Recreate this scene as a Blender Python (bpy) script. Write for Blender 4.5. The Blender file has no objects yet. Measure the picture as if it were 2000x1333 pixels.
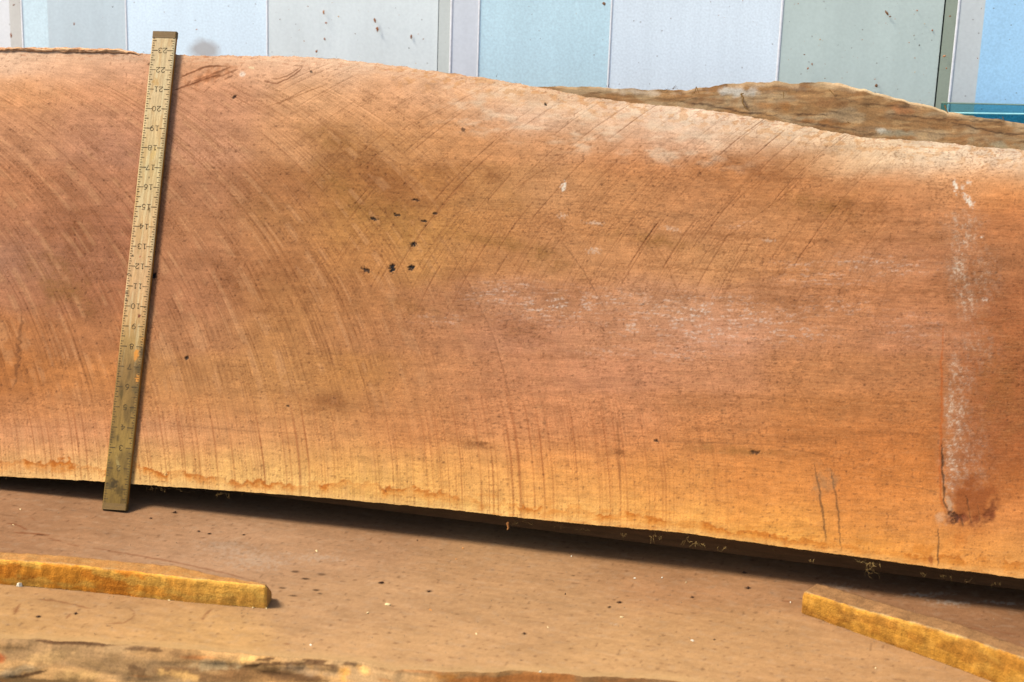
import bpy, math, random
import numpy as np
from mathutils import Vector

rng = np.random.default_rng(7)
random.seed(7)
SC = bpy.context.scene
COL = SC.collection

# ------------------------------------------------------------------ camera
W0, H0, FPX = 2000.0, 1333.0, 4260.0
YAW, PITCH, ROLL = math.radians(12), math.radians(20), math.radians(2)
LEAN = math.radians(29)
_F = np.array([-math.sin(YAW)*math.cos(PITCH), math.cos(YAW)*math.cos(PITCH), -math.sin(PITCH)])
_R = np.array([math.cos(YAW), math.sin(YAW), 0.0]); _U = np.cross(_R, _F)
R_ = math.cos(ROLL)*_R + math.sin(ROLL)*_U
U_ = -math.sin(ROLL)*_R + math.cos(ROLL)*_U
F_ = _F
CAM = -2.68*(R_*(222.5-1000)/FPX - U_*(995.5-666.5)/FPX + F_)   # foot of the rule is the world origin

cd = bpy.data.cameras.new('camera'); cam = bpy.data.objects.new('camera', cd); COL.objects.link(cam)
from mathutils import Matrix
cam.matrix_world = Matrix(((R_[0], U_[0], -F_[0], CAM[0]), (R_[1], U_[1], -F_[1], CAM[1]),
                           (R_[2], U_[2], -F_[2], CAM[2]), (0, 0, 0, 1)))
cd.sensor_width = 36.0; cd.lens = FPX*36.0/W0
cd.clip_start = 0.05; cd.clip_end = 200
cd.dof.use_dof = True; cd.dof.focus_distance = 2.76; cd.dof.aperture_fstop = 6.3
SC.camera = cam

# ------------------------------------------------------------------ light
SUN = Vector((-0.54, -0.19, 0.82)).normalized()
world = bpy.data.worlds.new('World'); SC.world = world; world.use_nodes = True
nt = world.node_tree; nt.nodes.clear()
sky = nt.nodes.new('ShaderNodeTexSky'); sky.sky_type = 'NISHITA'; sky.sun_disc = False
sky.sun_elevation = math.asin(SUN.z); sky.sun_rotation = math.atan2(SUN.x, SUN.y)
sky.dust_density = 3.0
bg = nt.nodes.new('ShaderNodeBackground'); bg.inputs['Strength'].default_value = 0.05
wo = nt.nodes.new('ShaderNodeOutputWorld')
nt.links.new(sky.outputs[0], bg.inputs[0]); nt.links.new(bg.outputs[0], wo.inputs[0])
sd = bpy.data.lights.new('sun', 'SUN'); sd.energy = 1.5; sd.angle = math.radians(15); sd.color = (1.0, 0.93, 0.82)
so = bpy.data.objects.new('sun', sd); COL.objects.link(so)
so.rotation_euler = (-SUN).to_track_quat('-Z', 'Y').to_euler()
SC.view_settings.view_transform = 'Standard'; SC.view_settings.look = 'None'
SC.view_settings.exposure = 2.55; SC.view_settings.gamma = 1.0
SC.cycles.max_bounces = 6

# light reaching each kind of surface (measured), used to turn seen colours into surface colours
L_FACE = np.array([2.38, 2.36, 2.68])
L_FLAT = np.array([3.55, 3.25, 3.1])
L_WALL = np.array([1.10, 1.10, 1.14])
L_FRONT = np.array([1.75, 1.65, 2.15])

# ------------------------------------------------------------------ helpers
def lin(c):
    c = np.asarray(c, float)/255.0
    return np.where(c <= 0.04045, c/12.92, ((c+0.055)/1.055)**2.4)

def alb(c, L=L_FACE):
    return np.clip(lin(c)/L, 0.004, 0.92)

def ray(px, py):
    px = np.asarray(px, float); py = np.asarray(py, float)
    return (px[..., None]-1000)/FPX*R_ - (py[..., None]-666.5)/FPX*U_ + F_

def hit(px, py, n, p):
    """point on the plane (n, p) seen at a picture position"""
    d = ray(px, py); n = np.asarray(n, float); p = np.asarray(p, float)
    t = ((p-CAM)@n)/(d@n)
    return CAM + d*t[..., None]

def project(P):
    q = np.asarray(P)-CAM; z = q@F_
    return 1000+FPX*(q@R_)/z, 666.5-FPX*(q@U_)/z

def smooth(a, b, x):
    t = np.clip((x-a)/(b-a), 0, 1); return t*t*(3-2*t)

def _hash(i, j, seed):
    h = (i.astype(np.int64)*374761393 + j.astype(np.int64)*668265263 + seed*2147483647) & 0xffffffff
    h = ((h ^ (h >> 13))*1274126177) & 0xffffffff
    h = ((h ^ (h >> 16))*2246822519) & 0xffffffff
    return ((h ^ (h >> 15)) & 0xffffff)/float(0xffffff)

def vn(x, y, seed=0):
    x = np.asarray(x, float); y = np.asarray(y, float)
    i = np.floor(x); j = np.floor(y); fx = x-i; fy = y-j
    fx = fx*fx*(3-2*fx); fy = fy*fy*(3-2*fy)
    a = _hash(i, j, seed); b = _hash(i+1, j, seed); c = _hash(i, j+1, seed); d = _hash(i+1, j+1, seed)
    return (a+(b-a)*fx)*(1-fy) + (c+(d-c)*fx)*fy

def gn(x, y, seed=0):
    """gradient noise, 0..1 about 0.5"""
    x, y = np.broadcast_arrays(np.asarray(x, float), np.asarray(y, float))
    i = np.floor(x); j = np.floor(y); fx = x-i; fy = y-j
    ux = fx**3*(fx*(fx*6-15)+10); uy = fy**3*(fy*(fy*6-15)+10)
    def g(di, dj):
        t = _hash(i+di, j+dj, seed)*2*math.pi
        return np.cos(t)*(fx-di)+np.sin(t)*(fy-dj)
    a, b, c, d = g(0, 0), g(1, 0), g(0, 1), g(1, 1)
    return 0.5+0.85*((a+(b-a)*ux)*(1-uy)+(c+(d-c)*ux)*uy)

def fbm(x, y, seed=0, oct=4, gain=0.5):
    s = 0; a = 1.0; t = 0; q = 0
    for k in range(oct):
        f = 2.03**k; an = .6*k
        s = s + a*(gn((x*math.cos(an)-y*math.sin(an))*f+17.3*k+3.7, (x*math.sin(an)+y*math.cos(an))*f-9.1*k+1.3, seed+k*31)-.5); t += a; a *= gain
    return .5+s/t*1.45

def fbm0(x, y, seed=0, oct=4, gain=0.5):
    """as fbm, without turning the octaves: keeps stretched patterns stretched"""
    s = 0; a = 1.0; t = 0
    for k in range(oct):
        s = s + a*(gn(x*2.03**k+17.3*k+.37, y*2.03**k-9.1*k+.61, seed+k*31)-.5); t += a; a *= gain
    return .5+s/t*1.45

def lines(ph, sp, w, seed, keep=.6):
    """sparse thin lines across a phase, each of its own width and strength"""
    i0 = np.floor(ph/sp); out = np.zeros(np.shape(ph))
    for o in (-1, 0, 1):
        i = i0+o; z = np.zeros_like(i)
        pos = (i+.5+.9*(_hash(i, z, seed)-.5))*sp; st = _hash(i, z+1, seed); ww = w*(.5+1.1*_hash(i, z+2, seed))
        m = np.clip(1-np.abs(ph-pos)/ww, 0, 1); out = np.maximum(out, m*np.where(st < keep, .25+.75*st/keep, 0))
    return out

def seg_dist(PX, PY, pts):
    d = np.full(PX.shape, 1e9); tt = np.zeros(PX.shape)
    n = len(pts)-1
    for k in range(n):
        (ax, ay), (bx, by) = pts[k], pts[k+1]
        vx, vy = bx-ax, by-ay
        t = np.clip(((PX-ax)*vx+(PY-ay)*vy)/(vx*vx+vy*vy+1e-9), 0, 1)
        e = np.hypot(PX-ax-t*vx, PY-ay-t*vy)
        m = e < d; d = np.where(m, e, d); tt = np.where(m, (k+t)/n, tt)
    return d, tt

class Paint:
    """albedo at scattered points, addressed by where those points stand"""
    def __init__(s, PX, PY, col): s.x, s.y, s.c = PX, PY, col
    def mix(s, m, col):
        m = np.clip(m, 0, 1)[:, None]; s.c[:] = s.c*(1-m) + np.asarray(col)*m
    def mul(s, f):
        s.c *= np.asarray(f)[:, None] if np.ndim(f) == 1 else f
    def blob(s, x, y, rx, ry, ang, col, k, rough=0.5, freq=0.12, seed=0, soft=0.6, fine=0.0):
        r = 1.7*max(rx, ry)
        q = np.nonzero((np.abs(s.x-x) < r) & (np.abs(s.y-y) < r))[0]
        if not len(q): return
        a = math.radians(ang); dx = s.x[q]-x; dy = s.y[q]-y
        e = np.hypot((dx*math.cos(a)+dy*math.sin(a))/rx, (-dx*math.sin(a)+dy*math.cos(a))/ry)
        e = e + rough*(fbm(s.x[q]*freq, s.y[q]*freq, seed+int(x)+int(y))-0.5)*2
        m = k*smooth(1.0, 1.0-soft, e)
        if fine: m = m*(1-fine+fine*smooth(.2, .85, fbm(s.x[q]*.09, s.y[q]*.12, seed+3, 4, .85)))
        s.c[q] = s.c[q]*(1-m[:, None]) + np.asarray(col)*m[:, None]
    def line(s, pts, w, col, k, taper=True, wob=0.8, seed=0):
        P = np.array(pts, float); r = w*3+6
        q = np.nonzero((s.x > P[:, 0].min()-r) & (s.x < P[:, 0].max()+r) & (s.y > P[:, 1].min()-r) & (s.y < P[:, 1].max()+r))[0]
        if not len(q): return
        X = s.x[q] + wob*2*(vn(s.x[q]*.13, s.y[q]*.13, seed)-.5); Y = s.y[q] + wob*2*(vn(s.x[q]*.13, s.y[q]*.13, seed+5)-.5)
        d, t = seg_dist(X, Y, pts)
        ww = w*(0.5+0.9*vn(s.x[q]*.2, s.y[q]*.2, seed+9))
        if taper: ww = ww*np.clip(np.minimum(t, 1-t)*6, 0.15, 1)
        m = k*smooth(ww+0.7, ww*0.3, d)
        s.c[q] = s.c[q]*(1-m[:, None]) + np.asarray(col)*m[:, None]

def field(PX, PY, pts, sx, sy):
    P = np.array([[a[0], a[1]] for a in pts], float); C = np.array([lin(a[2]) for a in pts])
    num = np.zeros((len(PX), 3)); den = np.zeros(len(PX))+1e-12
    for p, c in zip(P, C):
        w = np.exp(-((PX-p[0])/sx)**2-((PY-p[1])/sy)**2) + 1e-7/(1+((PX-p[0])/sx)**2+((PY-p[1])/sy)**2)
        num += w[:, None]*c; den += w
    return num/den[:, None]

def link(o, parent=None):
    COL.objects.link(o)
    if parent is not None: o.parent = parent
    return o

def tag(o, label=None, cat=None, group=None, kind=None):
    if cat and not kind: kind = 'thing'
    for k, v in (('label', label), ('category', cat), ('group', group), ('kind', kind)):
        if v: o[k] = v
    return o

def empty(name, loc):
    o = bpy.data.objects.new(name, None); o.empty_display_size = 0.05
    o.location = Vector([float(v) for v in loc]); COL.objects.link(o); return o

def mesh(name, V, faces, mat, parent=None, col=None, smooth_=True, loc=None):
    """V in world coordinates; the mesh is stored relative to its parent (or to loc)"""
    V = np.asarray(V, float)
    o0 = np.array(parent.location) if parent is not None else (np.array(loc, float) if loc is not None else np.zeros(3))
    me = bpy.data.meshes.new(name)
    if isinstance(faces, np.ndarray):
        n, k = faces.shape
        me.vertices.add(len(V)); me.vertices.foreach_set('co', (V-o0).astype(np.float32).ravel())
        me.loops.add(n*k); me.loops.foreach_set('vertex_index', faces.astype(np.int32).ravel())
        me.polygons.add(n); me.polygons.foreach_set('loop_start', np.arange(0, n*k, k, dtype=np.int32))
        me.polygons.foreach_set('loop_total', np.full(n, k, np.int32)); me.update(calc_edges=True)
    else:
        me.from_pydata((V-o0).tolist(), [], faces)
    if smooth_: me.polygons.foreach_set('use_smooth', np.ones(len(me.polygons), bool))
    if col is not None:
        a = me.attributes.new('albedo', 'FLOAT_COLOR', 'POINT')
        a.data.foreach_set('color', np.concatenate([np.clip(col, 0, 1), np.ones((len(V), 1))], 1).astype(np.float32).ravel())
    if mat is not None: me.materials.append(mat)
    me.validate(); me.update()
    o = bpy.data.objects.new(name, me)
    if loc is not None and parent is None: o.location = Vector([float(v) for v in loc])
    return link(o, parent)

def grid_faces(nr, nc, off=0, flip=False):
    i = np.arange(nr-1)[:, None]*nc + np.arange(nc-1)[None, :]
    f = np.stack([i, i+1, i+nc+1, i+nc], -1).reshape(-1, 4) + off
    return f[:, ::-1].copy() if flip else f

# ------------------------------------------------------------------ materials
def wood(name, grain=(30, 260, 260), fine=1400, amt=0.35, rough=0.78, bump=0.25, attr=True, color=None, fine_amt=0.3, spec=0.10):
    m = bpy.data.materials.new(name); m.use_nodes = True; t = m.node_tree; N = t.nodes; Lk = t.links
    b = N['Principled BSDF']; b.inputs['Roughness'].default_value = rough
    b.inputs['Specular IOR Level'].default_value = spec
    tc = N.new('ShaderNodeTexCoord')
    mp = N.new('ShaderNodeMapping'); mp.inputs['Scale'].default_value = grain; Lk.new(tc.outputs['Object'], mp.inputs['Vector'])
    n1 = N.new('ShaderNodeTexNoise'); n1.inputs['Scale'].default_value = 1.0; n1.inputs['Detail'].default_value = 5; Lk.new(mp.outputs[0], n1.inputs['Vector'])
    n2 = N.new('ShaderNodeTexNoise'); n2.inputs['Scale'].default_value = fine; n2.inputs['Detail'].default_value = 2; Lk.new(tc.outputs['Object'], n2.inputs['Vector'])
    def rng_(src, a):
        r = N.new('ShaderNodeMapRange'); r.inputs['From Min'].default_value = 0.3; r.inputs['From Max'].default_value = 0.7
        r.inputs['To Min'].default_value = 1-a; r.inputs['To Max'].default_value = 1+a; r.clamp = False
        Lk.new(src, r.inputs['Value']); return r.outputs[0]
    mm = N.new('ShaderNodeMath'); mm.operation = 'MULTIPLY'
    Lk.new(rng_(n1.outputs['Fac'], amt*0.5), mm.inputs[0]); Lk.new(rng_(n2.outputs['Fac'], fine_amt*0.5), mm.inputs[1])
    mul = N.new('ShaderNodeVectorMath'); mul.operation = 'SCALE'
    if attr:
        at = N.new('ShaderNodeAttribute'); at.attribute_name = 'albedo'; Lk.new(at.outputs['Color'], mul.inputs[0])
    else:
        mul.inputs[0].default_value = [float(v) for v in color]
    Lk.new(mm.outputs[0], mul.inputs['Scale']); Lk.new(mul.outputs[0], b.inputs['Base Color'])
    ad = N.new('ShaderNodeMath'); ad.operation = 'ADD'; Lk.new(n1.outputs['Fac'], ad.inputs[0]); Lk.new(n2.outputs['Fac'], ad.inputs[1])
    bp = N.new('ShaderNodeBump'); bp.inputs['Strength'].default_value = bump; bp.inputs['Distance'].default_value = 0.001
    Lk.new(ad.outputs[0], bp.inputs['Height']); Lk.new(bp.outputs[0], b.inputs['Normal'])
    return m

def plain(name, c, rough=0.6, metal=0.0, spec=0.12):
    m = bpy.data.materials.new(name); m.use_nodes = True; t = m.node_tree
    b = t.nodes['Principled BSDF']; b.inputs['Roughness'].default_value = rough; b.inputs['Metallic'].default_value = metal
    b.inputs['Specular IOR Level'].default_value = spec
    tc = t.nodes.new('ShaderNodeTexCoord'); n = t.nodes.new('ShaderNodeTexNoise'); n.inputs['Scale'].default_value = 180
    r = t.nodes.new('ShaderNodeMapRange'); r.inputs['To Min'].default_value = .8; r.inputs['To Max'].default_value = 1.2
    s = t.nodes.new('ShaderNodeVectorMath'); s.operation = 'SCALE'; s.inputs[0].default_value = [float(v) for v in c]
    t.links.new(tc.outputs['Object'], n.inputs['Vector']); t.links.new(n.outputs['Fac'], r.inputs['Value'])
    t.links.new(r.outputs[0], s.inputs['Scale']); t.links.new(s.outputs[0], b.inputs['Base Color'])
    return m

M_FACE = wood('sawn_wood', grain=(25, 420, 420), fine=900, amt=0.16, fine_amt=0.26, bump=0.16)
M_FLAT = wood('dusty_wood', grain=(20, 160, 90), fine=1100, amt=0.10, fine_amt=0.22, bump=0.05, rough=0.95, spec=0.02)
M_BARK = wood('bark_edge_wood', grain=(14, 160, 160), fine=500, amt=0.35, fine_amt=0.35, bump=0.5, rough=0.9)
M_STICK = wood('stick_wood', grain=(60, 60, 240), fine=600, amt=0.30, fine_amt=0.4, bump=0.7)
M_RULE = wood('rule_wood', grain=(900, 60, 60), fine=1500, amt=0.2, fine_amt=0.18, bump=0.12, rough=0.6, spec=0.08)

# ------------------------------------------------------------------ frames of reference
X_ = np.array([1.0, 0, 0])
V_ = np.array([0, math.sin(LEAN), math.cos(LEAN)])       # up the leaning face
N_ = np.array([0, -math.cos(LEAN), math.sin(LEAN)])      # out of the leaning face
RULE_T = 0.006
FACE0 = -RULE_T*N_                                        # a point of the sawn face
ZLOW = -RULE_T*math.sin(LEAN)-0.0004                      # top of the lower slab
def face_uv(px, py, depth=0.0):
    P = hit(px, py, N_, FACE0-depth*N_); Q = P-(FACE0-depth*N_)
    return Q@X_, Q@V_
def face_pt(u, v, d=0.0):
    return FACE0 + u[..., None]*X_ + v[..., None]*V_ - np.asarray(d)[..., None]*N_
def flat_xy(px, py, z=ZLOW):
    P = hit(px, py, (0, 0, 1), (0, 0, z)); return P[..., 0], P[..., 1]

# =================================================================== ground under the stack
gz = -0.24
mesh('ground', [(-6, -6, gz), (6, -6, gz), (6, 6, gz), (-6, 6, gz)], [(0, 1, 2, 3)],
     plain('concrete', (0.22, 0.20, 0.18), 0.9), smooth_=False)
tag(bpy.data.objects['ground'], 'dusty concrete ground under the stack of slabs', kind='structure')

# =================================================================== metal wall behind
YW = 0.72
wall = empty('metal_wall', (0.3, YW, gz))
tag(wall, 'pale blue and grey ribbed sheet metal wall behind the slabs', 'wall')
def wall_mat(name, c, grain_amt, bump, scale, smudge=None):
    m = bpy.data.materials.new(name); m.use_nodes = True; t = m.node_tree; N = t.nodes; K = t.links
    b = N['Principled BSDF']; b.inputs['Roughness'].default_value = 0.42; b.inputs['Specular IOR Level'].default_value = 0.45
    tc = N.new('ShaderNodeTexCoord')
    n = N.new('ShaderNodeTexNoise'); n.inputs['Scale'].default_value = scale; n.inputs['Detail'].default_value = 3
    K.new(tc.outputs['Object'], n.inputs['Vector'])
    big = N.new('ShaderNodeTexNoise'); big.inputs['Scale'].default_value = 6; big.inputs['Detail'].default_value = 4
    mp = N.new('ShaderNodeMapping'); mp.inputs['Scale'].default_value = (2.5, 2.5, 0.8); K.new(tc.outputs['Object'], mp.inputs[0]); K.new(mp.outputs[0], big.inputs['Vector'])
    r = N.new('ShaderNodeMapRange'); r.inputs['From Min'].default_value = .3; r.inputs['From Max'].default_value = .7
    r.inputs['To Min'].default_value = 1-grain_amt; r.inputs['To Max'].default_value = 1+grain_amt; K.new(n.outputs['Fac'], r.inputs['Value'])
    r2 = N.new('ShaderNodeMapRange'); r2.inputs['From Min'].default_value = .3; r2.inputs['From Max'].default_value = .7
    r2.inputs['To Min'].default_value = .95; r2.inputs['To Max'].default_value = 1.05; K.new(big.outputs['Fac'], r2.inputs['Value'])
    mm = N.new('ShaderNodeMath'); mm.operation = 'MULTIPLY'; K.new(r.outputs[0], mm.inputs[0]); K.new(r2.outputs[0], mm.inputs[1])
    s = N.new('ShaderNodeVectorMath'); s.operation = 'SCALE'; s.inputs[0].default_value = [float(v) for v in c]; 
    st = N.new('ShaderNodeTexNoise'); st.inputs['Scale'].default_value = 1.0; st.inputs['Detail'].default_value = 4; mp3 = N.new('ShaderNodeMapping'); mp3.inputs['Scale'].default_value = (70, 70, 3); K.new(tc.outputs['Object'], mp3.inputs[0]); K.new(mp3.outputs[0], st.inputs['Vector'])
    r3 = N.new('ShaderNodeMapRange'); r3.inputs['From Min'].default_value = .3; r3.inputs['From Max'].default_value = .7; r3.inputs['To Min'].default_value = .98; r3.inputs['To Max'].default_value = 1.02; K.new(st.outputs['Fac'], r3.inputs['Value'])
    m4 = N.new('ShaderNodeMath'); m4.operation = 'MULTIPLY'; K.new(mm.outputs[0], m4.inputs[0]); K.new(r3.outputs[0], m4.inputs[1]); K.new(m4.outputs[0], s.inputs['Scale'])
    # fine dark grit on the paint
    vo = N.new('ShaderNodeTexVoronoi'); vo.inputs['Scale'].default_value = 75; K.new(tc.outputs['Object'], vo.inputs['Vector'])
    gr = N.new('ShaderNodeMath'); gr.operation = 'LESS_THAN'; gr.inputs[1].default_value = 0.085; K.new(vo.outputs['Distance'], gr.inputs[0])
    sep = N.new('ShaderNodeSeparateColor'); K.new(vo.outputs['Color'], sep.inputs[0])
    g2 = N.new('ShaderNodeMath'); g2.operation = 'GREATER_THAN'; g2.inputs[1].default_value = 0.55; K.new(sep.outputs[0], g2.inputs[0])
    g3 = N.new('ShaderNodeMath'); g3.operation = 'MULTIPLY'; K.new(gr.outputs[0], g3.inputs[0]); K.new(g2.outputs[0], g3.inputs[1])
    g4 = N.new('ShaderNodeMath'); g4.operation = 'MULTIPLY'; g4.inputs[1].default_value = 0.5; K.new(g3.outputs[0], g4.inputs[0])
    mx = N.new('ShaderNodeMix'); mx.data_type = 'RGBA'; K.new(g4.outputs[0], mx.inputs[0]); K.new(s.outputs[0], mx.inputs[6]); mx.inputs[7].default_value = (.12, .08, .06, 1)
    last = mx.outputs[2]
    if smudge:
        sx_, sz_, rx_, rz_, sc_ = smudge
        m2 = N.new('ShaderNodeMapping'); m2.inputs['Location'].default_value = (-sx_/rx_, 0, -sz_/rz_); m2.inputs['Scale'].default_value = (1/rx_, 0, 1/rz_); K.new(tc.outputs['Object'], m2.inputs[0])
        nn = N.new('ShaderNodeTexNoise'); nn.inputs['Scale'].default_value = 60; K.new(tc.outputs['Object'], nn.inputs['Vector'])
        ln = N.new('ShaderNodeVectorMath'); ln.operation = 'LENGTH'; K.new(m2.outputs[0], ln.inputs[0])
        ad = N.new('ShaderNodeMath'); ad.operation = 'MULTIPLY_ADD'; ad.inputs[1].default_value = .7; K.new(nn.outputs['Fac'], ad.inputs[0]); K.new(ln.outputs['Value'], ad.inputs[2])
        mr = N.new('ShaderNodeMapRange'); mr.inputs['From Min'].default_value = 1.6; mr.inputs['From Max'].default_value = .9; mr.inputs['To Max'].default_value = .85; K.new(ad.outputs[0], mr.inputs['Value'])
        m3 = N.new('ShaderNodeMix'); m3.data_type = 'RGBA'; K.new(mr.outputs[0], m3.inputs[0]); K.new(last, m3.inputs[6]); m3.inputs[7].default_value = [float(v) for v in sc_]+[1]; last = m3.outputs[2]
    K.new(last, b.inputs['Base Color'])
    bp = N.new('ShaderNodeBump'); bp.inputs['Strength'].default_value = bump; bp.inputs['Distance'].default_value = 0.0006
    K.new(n.outputs['Fac'], bp.inputs['Height']); K.new(bp.outputs[0], b.inputs['Normal'])
    return m
def wall_x(px, y=60, d=0.0):
    return float(hit(np.array(px), np.array(y), (0, 1, 0), (0, YW-d, 0))[0])
STRIPS = [  # left px, right px, seen colour (sky sheen and shade of each fold painted in), proud at left, proud at right, embossed
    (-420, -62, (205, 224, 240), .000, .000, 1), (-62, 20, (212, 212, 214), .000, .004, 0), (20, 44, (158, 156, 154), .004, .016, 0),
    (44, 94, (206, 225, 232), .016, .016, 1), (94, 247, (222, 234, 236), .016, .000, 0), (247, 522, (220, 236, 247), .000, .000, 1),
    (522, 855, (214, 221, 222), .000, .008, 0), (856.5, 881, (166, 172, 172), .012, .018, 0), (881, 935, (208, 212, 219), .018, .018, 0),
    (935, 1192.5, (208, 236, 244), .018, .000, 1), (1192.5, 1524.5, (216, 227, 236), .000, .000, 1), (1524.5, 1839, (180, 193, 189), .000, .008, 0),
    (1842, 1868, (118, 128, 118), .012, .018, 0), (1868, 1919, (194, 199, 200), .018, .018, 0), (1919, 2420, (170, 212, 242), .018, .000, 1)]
WTOP = 1.9
pc = {}
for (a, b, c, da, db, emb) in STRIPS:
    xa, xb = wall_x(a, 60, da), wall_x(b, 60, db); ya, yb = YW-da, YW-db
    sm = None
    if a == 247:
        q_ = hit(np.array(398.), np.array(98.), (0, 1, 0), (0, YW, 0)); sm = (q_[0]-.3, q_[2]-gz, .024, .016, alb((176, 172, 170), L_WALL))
    mt = wall_mat('sky_toned_sheet', alb(c, L_WALL), 0.09 if emb else 0.04, 0.3 if emb else 0.15, 330 if emb else 250, sm)
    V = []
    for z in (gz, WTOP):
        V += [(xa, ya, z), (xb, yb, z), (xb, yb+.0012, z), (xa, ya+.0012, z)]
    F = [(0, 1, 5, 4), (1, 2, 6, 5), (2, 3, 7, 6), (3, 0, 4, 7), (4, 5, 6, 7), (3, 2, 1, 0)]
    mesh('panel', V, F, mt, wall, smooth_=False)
# pale strips painting the highlight along folded edges; lap joints
highlight = plain('edge_highlight', alb((236, 236, 240), L_WALL), 0.35, 0.2)
dark = plain('lap_gap', (0.02, 0.025, 0.022), 0.9)
for (px, d, w) in ((881, .018, 3.0), (935, .018, 2.2), (1192.5, .0, 2.4), (1524.5, .0, 3.4), (1868, .018, 3.2), (522, .0, 2.2), (247, .0, 2.2), (44, .016, 2.2)):
    x = wall_x(px, 60, d); h = w*0.00085/2*1.0
    ang = np.linspace(0, math.pi, 7)
    ring = [(x-h*math.cos(t)*1.25, YW-d-0.0004-h*math.sin(t)*0.22) for t in ang]
    V = [(p[0], p[1], z) for z in (gz, WTOP) for p in ring]
    mesh('seam_highlight', V, [(i, i+1, i+8, i+7) for i in range(6)], highlight, wall)
for (pa, d) in ((855.7, .004), (1840.5, .004)):
    x = wall_x(pa, 60, d)
    V = [(x-.004, YW+.004, gz), (x+.004, YW+.004, gz), (x+.004, YW+.004, WTOP), (x-.004, YW+.004, WTOP)]
    mesh('lap_joint', V, [(0, 1, 2, 3)], dark, wall, smooth_=False)
# dirt flecks stuck to the sheet
V, F, C = [], [], []
def fleck(px, py, r, el, ang, c):
    p = hit(np.array(px), np.array(py), (0, 1, 0), (0, YW-0.0195 if (855 < px < 1190 or px > 1842 or 20 < px < 245) else YW-0.0085 if (700 < px < 855 or 1700 < px < 1842) else YW-0.006, 0))
    k = 7; b0 = len(V)
    for i in range(k):
        t = 2*math.pi*i/k; rr = r*random.uniform(.55, 1.15)
        x, z = rr*math.cos(t), rr*el*math.sin(t)
        V.append((p[0]+x*math.cos(ang)-z*math.sin(ang), p[1], p[2]+x*math.sin(ang)+z*math.cos(ang))); C.append(c)
    V.append((p[0], p[1]-r*0.35, p[2])); C.append(c)
    for i in range(k): F.append((b0+i, b0+(i+1) % k, b0+k))
cols = [alb((150, 100, 70), L_WALL), alb((120, 85, 60), L_WALL), alb((170, 120, 85), L_WALL), alb((70, 60, 50), L_WALL), alb((190, 160, 125), L_WALL)]
for _ in range(300):
    z = random.random()
    px = random.uniform(530, 850) if z < .32 else random.uniform(1530, 1836) if z < .64 else random.uniform(22, 44) if z < .70 else random.uniform(-40, 2060)
    fleck(px, random.uniform(-60, 270), random.choice([.0005, .0006, .0007, .0009, .0013]), random.uniform(.35, 1), random.uniform(0, 3.1), random.choice(cols))
for px, py, r, el, an in ((618, 101, .0032, .8, 1), (732, 40, .0022, 3, .1), (737, 58, .0025, 2.2, .15), (803, 73, .0024, 2.3, 0), (27, 10, .0026, .6, .3), (145, 47, .0018, 2.2, .1),
                          (22, 70, .0018, 4, 0), (1180, 8, .003, 2, .4), (1732, 26, .0022, 3, .5), (1586, 126, .0018, 1.5, .3), (1578, 134, .0016, 2, .1), (1712, 168, .0028, 1.3, .2),
                          (1709, 155, .0022, .4, .1), (1684, 78, .0015, .6, .6), (1571, 107, .0016, .8, 0), (1844, 110, .003, .8, .5), (1856, 32, .0024, .7, .4), (1821, 60, .0016, 1.6, 0),
                          (632, 24, .0022, 2.4, .1), (637, 45, .002, 1.6, .5), (634, 77, .0015, 2.5, .3), (601, 13, .0016, .7, 0), (1738, 33, .0018, 1, .4), (384, 58, .0018, .8, .4), (321, 24, .001, 1, 0)):
    fleck(px, py, r*.9, el*.8, an, random.choice(cols[:3]))
fk = mesh('dirt_fleck', V, F, wood('fleck', attr=True, rough=.9), wall, col=np.array(C)); tag(fk, kind='stuff')
# =================================================================== teal glass panes behind the slab
glass = bpy.data.materials.new('teal_glass'); glass.use_nodes = True; t = glass.node_tree; t.nodes.clear()
o_ = t.nodes.new('ShaderNodeOutputMaterial'); tr = t.nodes.new('ShaderNodeBsdfTransparent'); gl = t.nodes.new('ShaderNodeBsdfGlossy'); mxs = t.nodes.new('ShaderNodeMixShader')
fr = t.nodes.new('ShaderNodeFresnel'); fr.inputs[0].default_value = 1.5
tr.inputs[0].default_value = (.50, .76, .80, 1); gl.inputs['Roughness'].default_value = .05
t.links.new(fr.outputs[0], mxs.inputs[0]); t.links.new(tr.outputs[0], mxs.inputs[1]); t.links.new(gl.outputs[0], mxs.inputs[2]); t.links.new(mxs.outputs[0], o_.inputs[0])
g_edge = plain('glass_edge', alb((78, 96, 84), L_WALL), 0.3)
g_edge2 = plain('glass_edge_pale', alb((112, 158, 162), L_WALL), 0.3)
def pane(pts, y, label, em, group):
    A = hit(np.array([p[0] for p in pts], float), np.array([p[1] for p in pts], float), (0, 1, 0), (0, y, 0))
    x0, x1 = A[0, 0], A[-1, 0]; z0, z1 = A[0, 2], A[-1, 2]
    root = empty('glass_pane', ((x0+x1)/2, y, gz)); tag(root, label, 'glass pane', group)
    V = [(x0, y, gz), (x1, y, gz), (x1, y, z1), (x0, y, z0), (x0, y+.005, gz), (x1, y+.005, gz), (x1, y+.005, z1), (x0, y+.005, z0)]
    mesh('sheet', V, [(0, 1, 2, 3), (5, 4, 7, 6), (1, 5, 6, 2), (4, 0, 3, 7)], glass, root, smooth_=False)
    V = [(x0, y-.0004, z0+.0002), (x1, y-.0004, z1+.0002), (x1, y+.0054, z1+.0002), (x0, y+.0054, z0+.0002),
         (x0, y-.0004, z0+.0010), (x1, y-.0004, z1+.0010), (x1, y+.0054, z1+.0010), (x0, y+.0054, z0+.0010)]
    mesh('top_edge', V, [(0, 1, 5, 4), (4, 5, 6, 7), (2, 3, 7, 6), (1, 2, 6, 5), (3, 0, 4, 7)], em, root, smooth_=False)
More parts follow.
